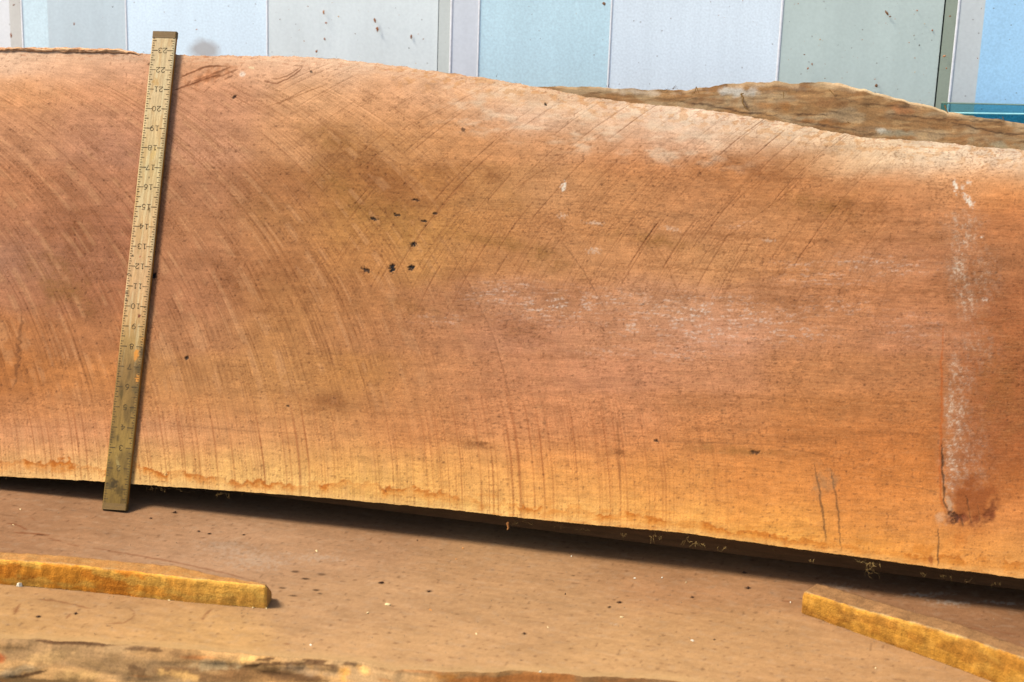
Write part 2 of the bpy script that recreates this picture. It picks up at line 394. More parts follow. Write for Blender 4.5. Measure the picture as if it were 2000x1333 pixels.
pane([(1838, 203), (2300, 214)], .665, 'taller teal glass pane standing against the wall behind the bark slab', g_edge, 'teal glass panes')
pane([(1850, 222.5), (2300, 229)], .625, 'lower pale teal glass pane in front of the taller one', g_edge2, 'teal glass panes')

# =================================================================== lower slab
lower = empty('lower_slab', (0.45, -0.1, gz))
tag(lower, 'dusty flat slab lying under the leaning one, with a wavy bark front edge', 'wood slab')
edge_px = [(-160, 1244), (0, 1246), (78, 1249), (204, 1257), (306, 1264), (442, 1274), (544, 1284), (670, 1289), (711, 1294), (772, 1309), (874, 1312), (942, 1315),
           (993, 1310), (1054, 1313), (1146, 1322), (1248, 1326), (1315, 1330), (1420, 1345), (1560, 1356), (1720, 1374), (1900, 1392), (2120, 1420)]
ex, ey = flat_xy(np.array([p[0] for p in edge_px], float), np.array([p[1] for p in edge_px], float))
nc, nr = 1000, 400
xs = np.linspace(ex[0]-.42, ex[-1]+.25, nc)
xs_low = xs; yf = np.interp(xs, ex, ey); yf = yf + .003*(fbm(xs*40, xs*0, 3)-.5)*2 + .0016*(fbm(xs*160, xs*0, 5)-.5)
yb = 0.42; yf_low = yf
tt = np.linspace(0, 1, nr)**1.15
Xg = np.repeat(xs[None], nr, 0); Yg = yf[None]+(yb-yf[None])*tt[:, None]
Zg = np.full_like(Xg, ZLOW) + 0.0003*(fbm(Xg*30, Yg*60, 11)-.5)
P = np.stack([Xg, Yg, Zg], -1).reshape(-1, 3)
PX, PY = project(P)
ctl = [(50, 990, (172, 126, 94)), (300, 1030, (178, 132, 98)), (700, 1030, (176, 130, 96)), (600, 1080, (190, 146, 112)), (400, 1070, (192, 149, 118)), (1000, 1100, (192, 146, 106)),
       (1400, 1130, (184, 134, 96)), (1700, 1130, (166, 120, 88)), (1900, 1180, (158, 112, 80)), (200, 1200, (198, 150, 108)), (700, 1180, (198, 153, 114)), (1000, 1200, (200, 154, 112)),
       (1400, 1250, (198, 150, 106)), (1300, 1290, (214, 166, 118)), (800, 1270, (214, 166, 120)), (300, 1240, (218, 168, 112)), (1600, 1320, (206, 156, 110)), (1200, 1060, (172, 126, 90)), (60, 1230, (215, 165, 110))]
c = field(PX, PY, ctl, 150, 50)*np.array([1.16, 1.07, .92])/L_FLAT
pt = Paint(PX, PY, c)
f = fbm0(P[:, 0]*9, P[:, 1]*22, 21); pt.mul(0.88+0.24*f)
f = fbm0(P[:, 0]*26, P[:, 1]*70, 23); pt.mul(0.92+0.16*f)
f = gn(P[:, 0]*150, P[:, 1]*140, 25); pt.mix(smooth(.80, .9, f)*.45, alb((115, 72, 46), L_FLAT))
f = fbm(P[:, 0]*60, P[:, 1]*90, 28, 3); pt.mix(smooth(.5, .95, f)*.16, alb((150, 95, 60), L_FLAT))
f = fbm(P[:, 0]*70, P[:, 1]*110, 29, 3); pt.mix(smooth(.5, .95, f)*.18, alb((214, 178, 142), L_FLAT)); pt.mul(1+.16*(vn(P[:, 0]*420, P[:, 1]*260, 30)-.5))
pt.mix(smooth(.022, .0, P[:, 1]-np.interp(P[:, 0], xs, yf))*.55, alb((228, 178, 118), L_FLAT))
dk = alb((70, 45, 30), L_FLAT); rd = alb((150, 85, 50), L_FLAT); pale = alb((225, 200, 172), L_FLAT)
for x, y, rx, ry, k in ((577, 1117, 11, 3, .7), (597, 1131, 11, 2.5, .9), (552, 1149, 10, 2, .8), (617, 1153, 9, 2.5, .9), (573, 1164, 11, 2, .8), (625, 1160, 7, 1.8, .8), (628, 1122, 12, 3, .6),
                        (745, 1139, 9, 3, .9), (838, 1155, 9, 3, .6), (1210, 1177, 7, 3, 1), (1190, 1187, 5, 2, .8), (1454, 1119, 7, 2.5, .9), (1461, 1149, 8, 3, .9), (1352, 1167, 6, 2.5, .8),
                        (1024, 1238, 6, 2.5, .8), (75, 1205, 7, 3, .9), (148, 1199, 7, 2.5, .8), (80, 1045, 14, 2, .9), (342, 1002, 8, 2, .9), (295, 1013, 4, 3, .8), (388, 1038, 4, 2.5, .9), (409, 1043, 4, 2.5, .9), (476, 1045, 4, 2, .8),
                        (1540, 1175, 14, 2, .5), (30, 1192, 10, 6, .4), (840, 1290, 10, 4, .5), (560, 1258, 8, 3, .5), (1120, 1125, 4, 1.5, .8), (1000, 1062, 6, 2, .5)):
    pt.blob(x, y, rx, ry, 4, dk if k > .55 else rd, k, .15, .25, 3)
for pts, w, k in (([(180, 1070), (260, 1084), (350, 1100), (430, 1118), (505, 1137)], 1.3, .55), ([(70, 1170), (120, 1176), (180, 1190)], 1.5, .6), ([(205, 1219), (240, 1217), (260, 1207), (262, 1195), (252, 1188)], 1.4, .5),
                  ([(393, 1213), (402, 1200), (415, 1190)], 2.2, .6), ([(15, 1022), (40, 1028), (54, 1036)], 1.6, .8), ([(25, 1040), (70, 1043), (95, 1046)], 1.0, .8), ([(95, 1052), (120, 1058)], 1, .7), ([(130, 1062), (155, 1067)], 1, .7),
                  ([(27, 1200), (36, 1185), (40, 1178)], 2.5, .6), ([(128, 1208), (138, 1200)], 3, .6), ([(960, 1012), (1010, 1020), (1060, 1022)], 1.3, .6), ([(60, 1010), (70, 1018)], 1, .6), ([(1880, 1225), (1990, 1240)], 1, .4)):
    pt.line(pts, w, rd, k, seed=4)
for x, y, rx, ry, k in ((500, 1095, 90, 22, .25), (440, 1070, 60, 16, .2), (1860, 1178, 60, 6, .5), (1800, 1163, 40, 5, .5), (1960, 1178, 40, 4, .5), (1840, 1160, 30, 4, .4), (620, 1090, 60, 10, .25), (1200, 1220, 10, 4, .4), (1640, 1148, 40, 10, .25)):
    pt.blob(x, y, rx, ry, 3, pale, k, .9, .15, 8, 1.0)
thick = 0.085
body = [P]; faces = [grid_faces(nr, nc, flip=False)]
bk = np.stack([xs, np.full(nc, yb), np.full(nc, ZLOW-thick)], -1); bf = np.stack([xs, yf+.012, np.full(nc, ZLOW-thick)], -1)
o1 = nr*nc; body += [bk, bf]
i = np.arange(nc-1)
faces.append(np.stack([(nr-1)*nc+i, (nr-1)*nc+i+1, o1+i+1, o1+i], -1)); faces.append(np.stack([o1+i, o1+i+1, o1+nc+i+1, o1+nc+i], -1))
cc = np.concatenate([pt.c, np.repeat(alb((150, 105, 70), L_FLAT)[None], 2*nc, 0)])
for e in (0, nc-1):
    col_ = np.arange(nr)*nc+e
    q = [np.array([[col_[k], col_[k+1], o1+e, o1+nc+e] if k == 0 else [col_[k], col_[k+1], o1+e, o1+e]]) for k in range(0)]
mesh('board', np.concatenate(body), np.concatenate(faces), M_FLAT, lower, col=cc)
# end grain faces
for e, s in ((0, 1), (nc-1, -1)):
    y0, x0 = yf[e], xs[e]
    mesh('end_grain', [(x0, y0, ZLOW), (x0, yb, ZLOW), (x0, yb, ZLOW-thick), (x0, y0+.012, ZLOW-thick)], [(0, 1, 2, 3)], wood('end_grain_wood', attr=False, color=alb((150, 105, 70))), lower, smooth_=False)
# bark front edge
nrb = 60; a = np.linspace(0, 1, nrb)
S = np.repeat(xs[None], nrb, 0); T = np.repeat(a[:, None], nc, 1)
bul = 0.020*np.sin(np.pi*np.clip(T*1.15, 0, 1))**.8 - .014*T**3
lump = (fbm(S*6, T*2.2, 41, 3)-.5)*.014 + (fbm(S*40, T*4, 43, 3)-.5)*.002
plate = smooth(.42, .58, fbm0(S*4, T*5+S*1.5, 47, 3))
ysm = np.convolve(np.pad(np.interp(xs, ex, ey), 20, 'edge'), np.ones(41)/41, 'valid')
Yb = yf[None]+(ysm-yf)[None]*smooth(0, .2, T) - (bul+lump*np.clip(T*8, 0, 1))
Zb = ZLOW - T*thick - 0.0
P = np.stack([S, Yb, Zb], -1).reshape(-1, 3); PX, PY = project(P)
s_ = P[:, 0]; t_ = T.ravel()
n1 = fbm(s_*5, t_*3.0, 51, 4); n2 = fbm(s_*9, t_*5, 53, 4); n3 = fbm(s_*5+3, t_*2, 55, 3)
c = np.repeat(alb((192, 150, 100), L_FRONT)[None], len(P), 0); pt = Paint(PX, PY, c)
pt.mix(smooth(.46, .62, n1)*.75, alb((168, 138, 102), L_FRONT)); pt.mix(smooth(.58, .72, n2)*.5, alb((214, 172, 116), L_FRONT))
pt.mix(smooth(.55, .68, n3)*.6, alb((140, 108, 74), L_FRONT)); pt.mix(smooth(.62, .8, fbm(s_*7, t_*5, 57, 3))*.6, alb((110, 72, 40), L_FRONT))
pt.mix(smooth(.66, .76, fbm(s_*6+9, t_*5, 59, 3))*.35, alb((205, 120, 50), L_FRONT))
pt.mix(smooth(760, 900, PX)*.75*(.6+.6*n2), alb((92, 58, 28), L_FRONT)); pt.mix(smooth(.55, .65, n2)*smooth(780, 860, PX)*.5, alb((150, 90, 38), L_FRONT))
for p_, w, k in (([(70, 1252), (110, 1255), (160, 1256), (230, 1262)], 3.5, .8), ([(240, 1266), (280, 1268), (320, 1272)], 3.5, .7), ([(465, 1304), (520, 1297), (600, 1296), (650, 1300)], 3, .75), ([(500, 1288), (535, 1286)], 3, .8), ([(590, 1290), (640, 1293)], 2.5, .8),
                 ([(510, 1312), (560, 1320), (640, 1330)], 6, .6), ([(0, 1320), (40, 1322), (90, 1310)], 3, .8), ([(668, 1296), (706, 1300)], 3, .7), ([(645, 1300), (655, 1303)], 4, .9), ([(250, 1300), (285, 1318)], 9, .5), ([(330, 1275), (400, 1280)], 8, .4)):
    pt.line(p_, w*1.7, alb((84, 56, 34), L_FRONT), min(1, k*1.15), seed=12)
for x, y, rx, ry, a_, cc_, k in ((350, 1314, 70, 14, 6, (122, 92, 60), .75), (560, 1318, 90, 16, 8, (112, 82, 54), .75), (250, 1290, 60, 14, 4, (146, 114, 76), .6), (500, 1306, 60, 9, 0, (132, 100, 64), .7), (120, 1276, 60, 9, 3, (150, 120, 84), .6), (640, 1306, 60, 10, 4, (120, 92, 64), .7), (160, 1326, 60, 8, 0, (128, 96, 60), .5)):
    pt.blob(x, y, rx, ry, a_, alb(cc_, L_FRONT), k, .8, .05, 19, .9)
for x, y, rx, ry, a_, cc_, k in ((30, 1312, 60, 12, -12, (196, 172, 136), .5), (480, 1290, 34, 9, -10, (240, 190, 120), .8), (350, 1320, 60, 12, 8, (225, 178, 110), .7), (420, 1300, 60, 14, 0, (190, 168, 130), .6), (600, 1312, 60, 12, 8, (165, 138, 110), .6), (0, 1285, 14, 16, 0, (170, 80, 35), .7),
                                (672, 1318, 14, 20, 0, (220, 160, 80), .8), (712, 1310, 16, 16, 0, (235, 180, 110), .8), (870, 1322, 30, 10, 0, (150, 95, 35), .7), (90, 1285, 60, 18, -8, (214, 172, 116), .6), (150, 1320, 60, 14, 0, (205, 165, 108), .6)):
    pt.blob(x, y, rx, ry, a_, alb(cc_, L_FRONT), k, .5, .06, 9, .8)
mesh('bark_edge', P, grid_faces(nrb, nc, flip=True), M_BARK, lower, col=pt.c*np.array([1.02, .91, 1.02]))
# two bearers on the ground carry the lower slab
for k, x in enumerate((-0.1, 0.95)):
    h = (ZLOW-thick)-gz
    V = [(x-.045, -.45, gz), (x+.045, -.45, gz), (x+.045, .4, gz), (x-.045, .4, gz)]; V += [(v[0], v[1], gz+h-.0005) for v in V]
    o = mesh('bearer', V, [(0, 1, 5, 4), (1, 2, 6, 5), (2, 3, 7, 6), (3, 0, 4, 7), (4, 5, 6, 7)], wood('bearer_wood', attr=False, color=(.25, .17, .1)), smooth_=False, loc=(x, 0, gz))
    tag(o, ['timber bearer under the left end of the dusty lower slab', 'timber bearer under the right end of the dusty lower slab'][k], 'bearer', 'bearers under the lower slab')

# =================================================================== leaning slab with the big sawn face
lean = empty('leaning_slab', tuple(face_pt(np.array(0.4), np.array(-.02), 0.05)))
tag(lean, 'big orange sawn slab leaning back, seen face on with saw marks', 'wood slab')
top_px = [(-200, 101), (0, 99), (100, 99), (160, 102), (240, 104), (290, 106), (345, 107), (380, 109), (420, 109.5), (520, 109.5), (600, 111), (660, 115), (760, 127), (860, 141), (940, 152), (1000, 162), (1060, 172), (1150, 190), (1250, 203),
          (1340, 211), (1400, 217), (1460, 228), (1540, 240), (1600, 253), (1680, 268), (1760, 273), (1840, 279), (1920, 288), (2000, 294), (2250, 316)]
bot_px = [(-200, 924), (0, 930.5), (100, 935.5), (200, 941), (330, 951), (450, 959), (560, 967), (640, 973), (720, 981), (800, 988), (900, 998), (1000, 1010), (1100, 1020), (1200, 1029), (1340, 1041.5), (1400, 1051), (1500, 1064), (1568, 1074),
          (1670, 1087), (1760, 1100), (1840, 1111), (1920, 1120), (2000, 1131), (2250, 1165)]
tu, tv = face_uv(np.array([p[0] for p in top_px], float), np.array([p[1] for p in top_px], float))
bu, bv = face_uv(np.array([p[0] for p in bot_px], float), np.array([p[1] for p in bot_px], float))
u0, u1 = max(tu[0], bu[0])+.0, min(tu[-1], bu[-1])
nc, nr = 1500, 540
us = np.linspace(u0, u1, nc)
def softinterp(x, a, b):
    y = np.interp(x, a, b); k = np.hanning(31); k /= k.sum(); return np.convolve(np.pad(y, 15, 'edge'), k, 'valid')
vt = softinterp(us, tu, tv) + .0012*(fbm(us*60, us*0, 61)-.5)*2 + .0012*(fbm(us*300, us*0, 62)-.5)
vb = softinterp(us, bu, bv) + .0005*(fbm(us*90, us*0, 63)-.5)*2 + .0005*(fbm(us*420, us*0, 64)-.5)
a = np.linspace(0, 1, nr)
Ug = np.repeat(us[None], nr, 0); Vg = vb[None]+(vt-vb)[None]*a[:, None]
P0 = face_pt(Ug, Vg, np.zeros_like(Ug)).reshape(-1, 3); PX, PY = project(P0)
ctl = []
def row(y, *it):
    for x, c_ in it: ctl.append((x, y, c_))
row(108, (30, (232, 188, 160)), (150, (228, 176, 142)), (250, (215, 168, 142)), (370, (214, 150, 105)), (450, (232, 182, 150)), (560, (232, 184, 155)))
row(130, (30, (235, 192, 165)), (150, (230, 172, 138)), (250, (218, 165, 135)), (400, (220, 160, 125)), (550, (232, 182, 152)), (700, (237, 194, 165)), (850, (230, 180, 140)))
row(180, (50, (230, 162, 112)), (200, (224, 158, 118)), (440, (208, 148, 115)), (600, (230, 174, 132)), (750, (228, 170, 128)), (900, (228, 178, 138)), (1020, (232, 192, 150)), (1100, (230, 186, 138)))
row(225, (50, (212, 150, 112)), (200, (205, 145, 112)), (440, (207, 148, 116)), (600, (225, 165, 120)), (750, (224, 164, 118)), (900, (218, 160, 112)), (1020, (230, 196, 165)), (1150, (228, 192, 155)), (1260, (236, 205, 172)), (1360, (240, 214, 182)))
row(270, (50, (202, 142, 106)), (200, (192, 134, 106)), (420, (205, 146, 114)), (560, (212, 152, 108)), (700, (188, 132, 80)), (800, (210, 150, 98)), (950, (214, 152, 98)), (1100, (212, 155, 105)), (1220, (222, 172, 130)), (1330, (230, 196, 164)), (1450, (242, 210, 172)), (1560, (246, 220, 182)), (1680, (248, 224, 184)))
row(305, (1250, (206, 138, 82)), (1400, (204, 136, 78)), (1500, (186, 122, 68)), (1600, (216, 158, 102)), (1700, (240, 204, 158)), (1840, (248, 226, 190)), (1980, (250, 228, 194)))
row(345, (1850, (234, 176, 120)), (1980, (236, 176, 118)))
row(375, (50, (194, 130, 92)), (180, (186, 126, 94)), (420, (184, 126, 92)), (560, (180, 120, 76)), (700, (186, 126, 72)), (820, (188, 128, 72)), (950, (196, 140, 84)), (1080, (206, 150, 98)), (1200, (202, 142, 88)), (1350, (194, 134, 84)), (1500, (200, 136, 82)), (1650, (202, 138, 84)), (1800, (208, 142, 90)), (1960, (216, 140, 78)))
row(440, (50, (182, 122, 90)), (180, (176, 116, 86)), (420, (186, 126, 88)), (560, (190, 130, 82)), (700, (194, 134, 76)), (820, (200, 142, 78)), (950, (198, 138, 80)), (1080, (202, 142, 88)), (1200, (200, 140, 86)), (1350, (196, 138, 88)), (1500, (198, 138, 86)), (1650, (194, 132, 80)), (1800, (194, 132, 84)), (1960, (192, 124, 74)))
row(510, (40, (180, 126, 100)), (150, (172, 114, 84)), (400, (186, 126, 90)), (550, (190, 128, 82)), (700, (194, 132, 78)), (850, (204, 146, 84)), (950, (192, 132, 80)), (1100, (202, 144, 92)), (1250, (202, 142, 90)), (1400, (206, 148, 94)), (1550, (196, 134, 82)), (1700, (196, 136, 90)), (1800, (190, 128, 85)), (1960, (172, 112, 68)))
row(580, (40, (182, 122, 90)), (150, (174, 112, 78)), (400, (188, 126, 90)), (550, (194, 134, 84)), (700, (190, 128, 80)), (850, (186, 126, 82)), (950, (192, 136, 98)), (1100, (198, 138, 94)), (1300, (202, 146, 104)), (1500, (198, 138, 92)), (1650, (196, 132, 84)), (1800, (192, 128, 82)), (1960, (172, 106, 62)))
row(650, (40, (190, 122, 72)), (150, (186, 122, 80)), (400, (192, 132, 92)), (550, (196, 136, 84)), (700, (192, 130, 84)), (850, (188, 128, 86)), (1000, (196, 136, 98)), (1200, (202, 142, 100)), (1400, (204, 146, 108)), (1600, (196, 134, 88)), (1800, (192, 130, 88)), (1960, (172, 104, 58)))
row(735, (40, (186, 116, 62)), (150, (202, 132, 78)), (400, (198, 138, 88)), (550, (202, 142, 88)), (700, (196, 134, 78)), (850, (202, 138, 90)), (1000, (202, 138, 94)), (1200, (206, 142, 100)), (1400, (202, 140, 96)), (1600, (196, 132, 80)), (1750, (192, 128, 78)), (1960, (166, 98, 52)))
row(800, (40, (205, 135, 85)), (150, (208, 140, 90)), (400, (208, 144, 92)), (600, (206, 144, 90)), (800, (206, 140, 88)), (1000, (210, 142, 92)), (1200, (212, 144, 94)), (1400, (206, 138, 84)), (1600, (198, 130, 72)), (1750, (192, 124, 68)), (1960, (166, 98, 52)))
row(850, (40, (226, 158, 114)), (150, (222, 154, 110)), (320, (222, 156, 112)), (450, (220, 154, 104)), (600, (220, 154, 100)), (800, (212, 142, 88)), (1000, (218, 148, 94)), (1200, (214, 142, 88)), (1400, (206, 136, 78)), (1600, (198, 126, 66)), (1750, (196, 122, 62)), (1960, (164, 96, 50)))
row(900, (40, (232, 168, 118)), (300, (236, 178, 120)), (500, (234, 178, 120)), (700, (230, 168, 108)), (900, (230, 166, 102)), (1100, (224, 154, 92)), (1300, (214, 144, 84)), (1500, (206, 134, 74)), (1700, (204, 128, 68)), (1960, (162, 94, 50)))
row(950, (300, (240, 192, 136)), (520, (240, 190, 130)), (720, (236, 182, 116)), (900, (236, 176, 108)), (1100, (234, 168, 98)), (1300, (226, 156, 88)), (1500, (216, 142, 78)), (1700, (208, 132, 70)), (1960, (176, 106, 56)))
row(1010, (900, (244, 196, 124)), (1100, (242, 186, 112)), (1300, (238, 172, 96)), (1500, (228, 156, 82)), (1700, (214, 140, 74)), (1800, (216, 142, 80)), (1980, (212, 136, 78)))
row(1060, (1300, (242, 184, 102)), (1500, (240, 176, 90)), (1700, (226, 154, 78)), (1850, (222, 148, 78)), (1980, (222, 150, 84)))
row(1105, (1700, (234, 164, 80)), (1850, (230, 158, 80)), (1980, (228, 160, 90)))
row(925, (40, (240, 190, 138)), (200, (240, 190, 138)))
WX = PX + 26*(fbm(PX*.012, PY*.02, 71)-.5); WY = PY + 22*(fbm(PX*.012, PY*.02, 73)-.5)
c = field(WX, WY, ctl, 85, 34); gl_ = (c@np.array([.3, .55, .15]))[:, None]; c = np.clip(gl_+1.0*(c-gl_), .01, 1)*(1-.06*smooth(180, 320, PY)*smooth(960, 800, PY))[:, None]; rr = smooth(600, 1100, PX)[:, None]; c = c*(1+smooth(820, 930, PY)[:, None]*(np.array([1.02, 1.0, .80])-1)); c = c*(1+rr*(np.array([.99, .95, 1.08])-1))/L_FACE
pt = Paint(PX, PY, c)
R0, CY = 920.0, 985.0
dyy = np.clip(CY-PY, -900, 905)
arc = np.sqrt(R0*R0-dyy*dyy)
ph1 = PX-arc + 5*(fbm(PX*.006, PY*.006, 81)-.5); ph2 = PX+arc + 6*(fbm(PX*.006, PY*.006, 83)-.5)
# long soft figure along the grain
f = fbm0(PX*.004+PY*.002, PY*.06, 91, 5); pt.mul(.90+.20*f)
f = fbm(PX*.02, PY*.028, 92, 4); pt.mul(.88+.24*f)
f = fbm(PX*.05, PY*.055, 93, 4); pt.mul(.88+.24*f)
brown = alb((128, 74, 34)); dkbr = alb((84, 46, 22)); olive = alb((140, 96, 44)); white = alb((226, 206, 196)); rust = alb((186, 92, 30)); grey = alb((150, 128, 112))
vtp_ = np.interp(PX, [p[0] for p in top_px], [p[1] for p in top_px])
# stains, mottles
patch = [(650, 280, 75, 26, 32), (720, 330, 90, 34, 34), (790, 372, 90, 40, 38), (640, 350, 60, 30, 30), (880, 345, 60, 24, 30), (960, 340, 50, 18, 20), (760, 420, 60, 40, 40), (900, 530, 50, 22, 10), (905, 575, 40, 34, 40),
         (1005, 400, 40, 22, 10), (1500, 300, 60, 22, 10), (1470, 330, 80, 20, 10), (1600, 400, 90, 24, 5), (1680, 405, 100, 16, 5), (1090, 585, 70, 26, 10), (1060, 500, 70, 24, 20), (630, 780, 60, 14, 6), (660, 790, 80, 20, 10), (700, 410, 60, 30, 20),
         (930, 868, 70, 9, 6), (1200, 882, 60, 7, 6), (1440, 880, 80, 10, 4), (380, 720, 40, 14, 20), (1000, 640, 80, 20, 15), (800, 600, 60, 20, 20), (1380, 340, 60, 20, 10), (560, 545, 70, 40, 30), (500, 400, 60, 40, 35), (1540, 590, 90, 14, 4),
         (1900, 560, 80, 50, 10), (1960, 760, 60, 90, 0), (1640, 800, 60, 20, 5), (1560, 860, 60, 14, 4), (1280, 470, 90, 14, 8), (470, 560, 90, 40, 40), (150, 450, 90, 60, 40), (120, 560, 80, 40, 40), (1350, 580, 90, 12, 5), (1060, 430, 60, 10, 15), (960, 470, 90, 12, 12)]
for k, (x, y, rx, ry, a_) in enumerate(patch):
    pt.blob(x, y, rx*1.5, ry*1.6, a_, brown if k % 3 else olive, .80 if (rx > 65 or y < 480 and 560 < x < 1000) else .45, .45, .03, 200+k, 1.25, .55)
f = fbm(PX*.20, PY*.26, 101, 3, .7); g = fbm(PX*.011, PY*.014, 103, 3)
mid = smooth(150, 330, PY)*smooth(960, 820, PY)
pt.mix(smooth(.46, .95, f)*(.06+.60*smooth(.42, .66, g))*mid, brown)
f = fbm(PX*.42, PY*.48, 109, 2); pt.mul(1-(.15*smooth(40, 200, PY-vtp_)+.04)*(f-.5)*1.6)
f = fbm0(PX*.08, PY*.26, 105, 3, .7); pt.mix(smooth(.58, .85, f)*.5*smooth(.45, .62, fbm(PX*.008, PY*.01, 107, 2))*smooth(500, 1000, PX)*mid, dkbr)
f = fbm0(PX*.022, PY*.42, 108, 3, .7); pt.mix(smooth(.55, .9, f)*.30*smooth(300, 1100, PX)*smooth(20, 90, PY-vtp_), brown); pt.mix(smooth(.5, .1, f)*.18*smooth(300, 1100, PX), alb((226, 168, 118)))
# saw kerf marks: two strokes of one round blade
brk = fbm(PX*.022, PY*.022, 111, 3); brk2 = fbm0(ph1*.09, PY*.006, 113, 3); brk4 = fbm0(ph2*.11, PY*.010, 117, 3); brk3 = fbm(PX*.3, PY*.3, 115, 2)
m1 = smooth(1150, 600, PX)*smooth(105, 190, PY)*(1-.6*smooth(680, 840, PY))
m1 = np.maximum(m1, .30*smooth(1450, 900, PX)*smooth(350, 480, PY)*smooth(900, 700, PY))
ph1w = ph1+1.2*(brk2-.5)
tex = (.55+.6*smooth(.36, .64, brk))*(.6+.6*smooth(.3, .7, brk2))*(.75+.5*smooth(.3, .7, brk3))
ka = np.maximum(lines(ph1w, 6.3, 1.7, 121, .95), .8*lines(ph1w+2, 4.6, 1.4, 122, .7)); kb = lines(ph1w, 13.0, 1.8, 123, .6); kc = fbm0(ph1*.06, PY*.003, 125, 3)
kerf1 = np.clip((ka*1.0+kb*.22)*m1*tex*1.15, 0, 1)
pt.mix(kerf1*.66, alb((122, 70, 36)))
pt.mix(smooth(.5, .9, kc)*m1*.16*(.4+brk), brown); pt.mix(smooth(.5, .3, kc)*m1*.22*smooth(.4, .6, brk), alb((226, 170, 126)))
thin = lines(ph1, 38, 1.7, 131, .55)*smooth(.40, .58, fbm(PX*.006+ph1*.03, PY*.006, 133, 2))
pt.mix(thin*.45*smooth(600, 1000, PX)*smooth(1700, 1250, PX)*smooth(280, 480, PY)*(.3+.9*brk2), dkbr)
low = smooth(720, 860, PY)*(.25+.75*smooth(1560, 1150, PX))*smooth(2000, 1750, PX)
lf = .4+.9*smooth(.3, .6, fbm0(PX*.03, PY*.008, 137, 2))
pt.mix(lines(ph1, 13, 1.7, 135, .8)*low*.72*(.5+.5*lf), alb((150, 78, 36)))
pt.mix(lines(ph1, 5, 1.2, 136, .7)*low*.45*lf, alb((150, 78, 36)))
m2 = smooth(430, 600, PX)*smooth(1850, 1600, PX)*smooth(680, 500, PY)*smooth(100, 140, PY)
m2 = m2*smooth(-80, 80, (PX-520)-.30*(PY-200))
seg = smooth(.40, .58, fbm(PX*.009+ph2*.03, PY*.009, 145, 2)); seg2 = smooth(.42, .6, fbm(PX*.009+ph2*.05, PY*.009+5, 147, 2))
l2 = lines(ph2, 15, 1.6, 141, .65); l2b = lines(ph2, 6, 1.2, 143, .7)
pt.mix(np.clip(l2*.95*seg+l2b*.8*seg2, 0, 1)*m2*(.4+.7*brk4), alb((120, 64, 30)))
# scattered straight scratches
for p_, w, k in (([(521, 209), (575, 190), (639, 164)], 1.2, .8), ([(450, 185), (520, 222), (600, 262)], 1.1, .45), ([(430, 172), (520, 210), (590, 245)], 1, .4), ([(1000, 372), (1110, 300), (1180, 252)], 1.1, .6), ([(790, 250), (880, 205), (985, 152)], 1.1, .6),
                 ([(1095, 470), (1140, 530), (1185, 610)], 1.6, .6), ([(1262, 452), (1300, 510), (1330, 585)], 1.4, .55), ([(1540, 720), (1600, 830)], 1.2, .5), ([(1500, 680), (1570, 790), (1600, 880)], 1.2, .4), ([(1440, 760), (1465, 890)], 1.2, .4), ([(1300, 545), (1480, 430)], 1, .5),
                 ([(1395, 480), (1480, 420), (1560, 360)], 1.2, .55), ([(1510, 540), (1600, 470), (1660, 400)], 1.1, .5), ([(1330, 470), (1420, 405), (1500, 340)], 1.1, .5), ([(640, 250), (800, 330), (900, 400)], 1.2, .45), ([(1205, 800), (1215, 990)], 2.2, .35), ([(300, 540), (335, 550)], 1, .6),
                 ([(0, 832), (160, 836), (260, 838)], 1.3, .3), ([(300, 828), (480, 842), (640, 850)], 1.6, .28), ([(1270, 862), (1500, 868), (1680, 905)], 2.0, .35), ([(1680, 905), (1830, 960)], 1.4, .3), ([(900, 745), (1200, 790), (1500, 790)], 1.2, .2)):
    pt.line(p_, w*.85, brown if w < 1.5 else dkbr, k*.75, seed=15)
for p_, w, k in (([(1300, 455), (1600, 470), (1990, 462)], 5, .3), ([(1400, 562), (1700, 566), (1990, 578)], 4, .3), ([(1250, 520), (1600, 536)], 3, .3), ([(1100, 770), (1500, 776), (1800, 792)], 4, .22), ([(1500, 430), (1990, 442)], 4, .3), ([(900, 690), (1300, 704)], 3, .2), ([(1650, 500), (1990, 508)], 3, .3), ([(1300, 610), (1750, 640)], 3, .2), ([(1350, 350), (1700, 352)], 4, .3), ([(1750, 640), (1990, 628)], 3, .3), ([(1400, 830), (1830, 850)], 5, .22), ([(560, 800), (820, 812)], 4, .2)):
    pt.line(p_, w, brown, k, wob=5, seed=16)
# orange water line along the sapwood
wl = [(-200, 905), (0, 907), (60, 904), (105, 898), (150, 905), (205, 918), (262, 908), (300, 920), (352, 922), (420, 934), (480, 944), (545, 946), (600, 946), (680, 941), (740, 950), (800, 952), (850, 962), (980, 985), (1050, 992), (1100, 998), (1200, 1000), (1300, 1018), (1500, 1046), (1700, 1075), (1850, 1088), (2250, 1120)]
wy = np.interp(PX, [p[0] for p in wl], [p[1] for p in wl]); d = PY-wy + 9*(fbm(PX*.022, PY*.012, 151, 3)-.5)*2 + 7*(fbm(PX*.08, PY*.10, 152, 3)-.5)*2
st = smooth(-2.5, 1.5, d)*smooth(26, 0, d)
amp = .3+.7*smooth(.38, .6, fbm(PX*.02, PX*0, 153, 2)); amp = amp*np.interp(PX, [0, 300, 420, 520, 760, 900, 1100, 1300, 1600, 2000], [1, .95, .5, .8, .8, .45, .8, .75, .6, .5])
pt.mix(st*np.clip(amp*1.15, 0, 1)*.95, alb((206, 122, 34))); pt.mix(smooth(-2, 0.5, d)*smooth(9, 2, d)*amp*.75, alb((176, 92, 22)))
vbp = np.interp(PX, [p[0] for p in bot_px], [p[1] for p in bot_px])
pt.mix(smooth(16, 2, vbp-PY)*.3, alb((238, 190, 128)))
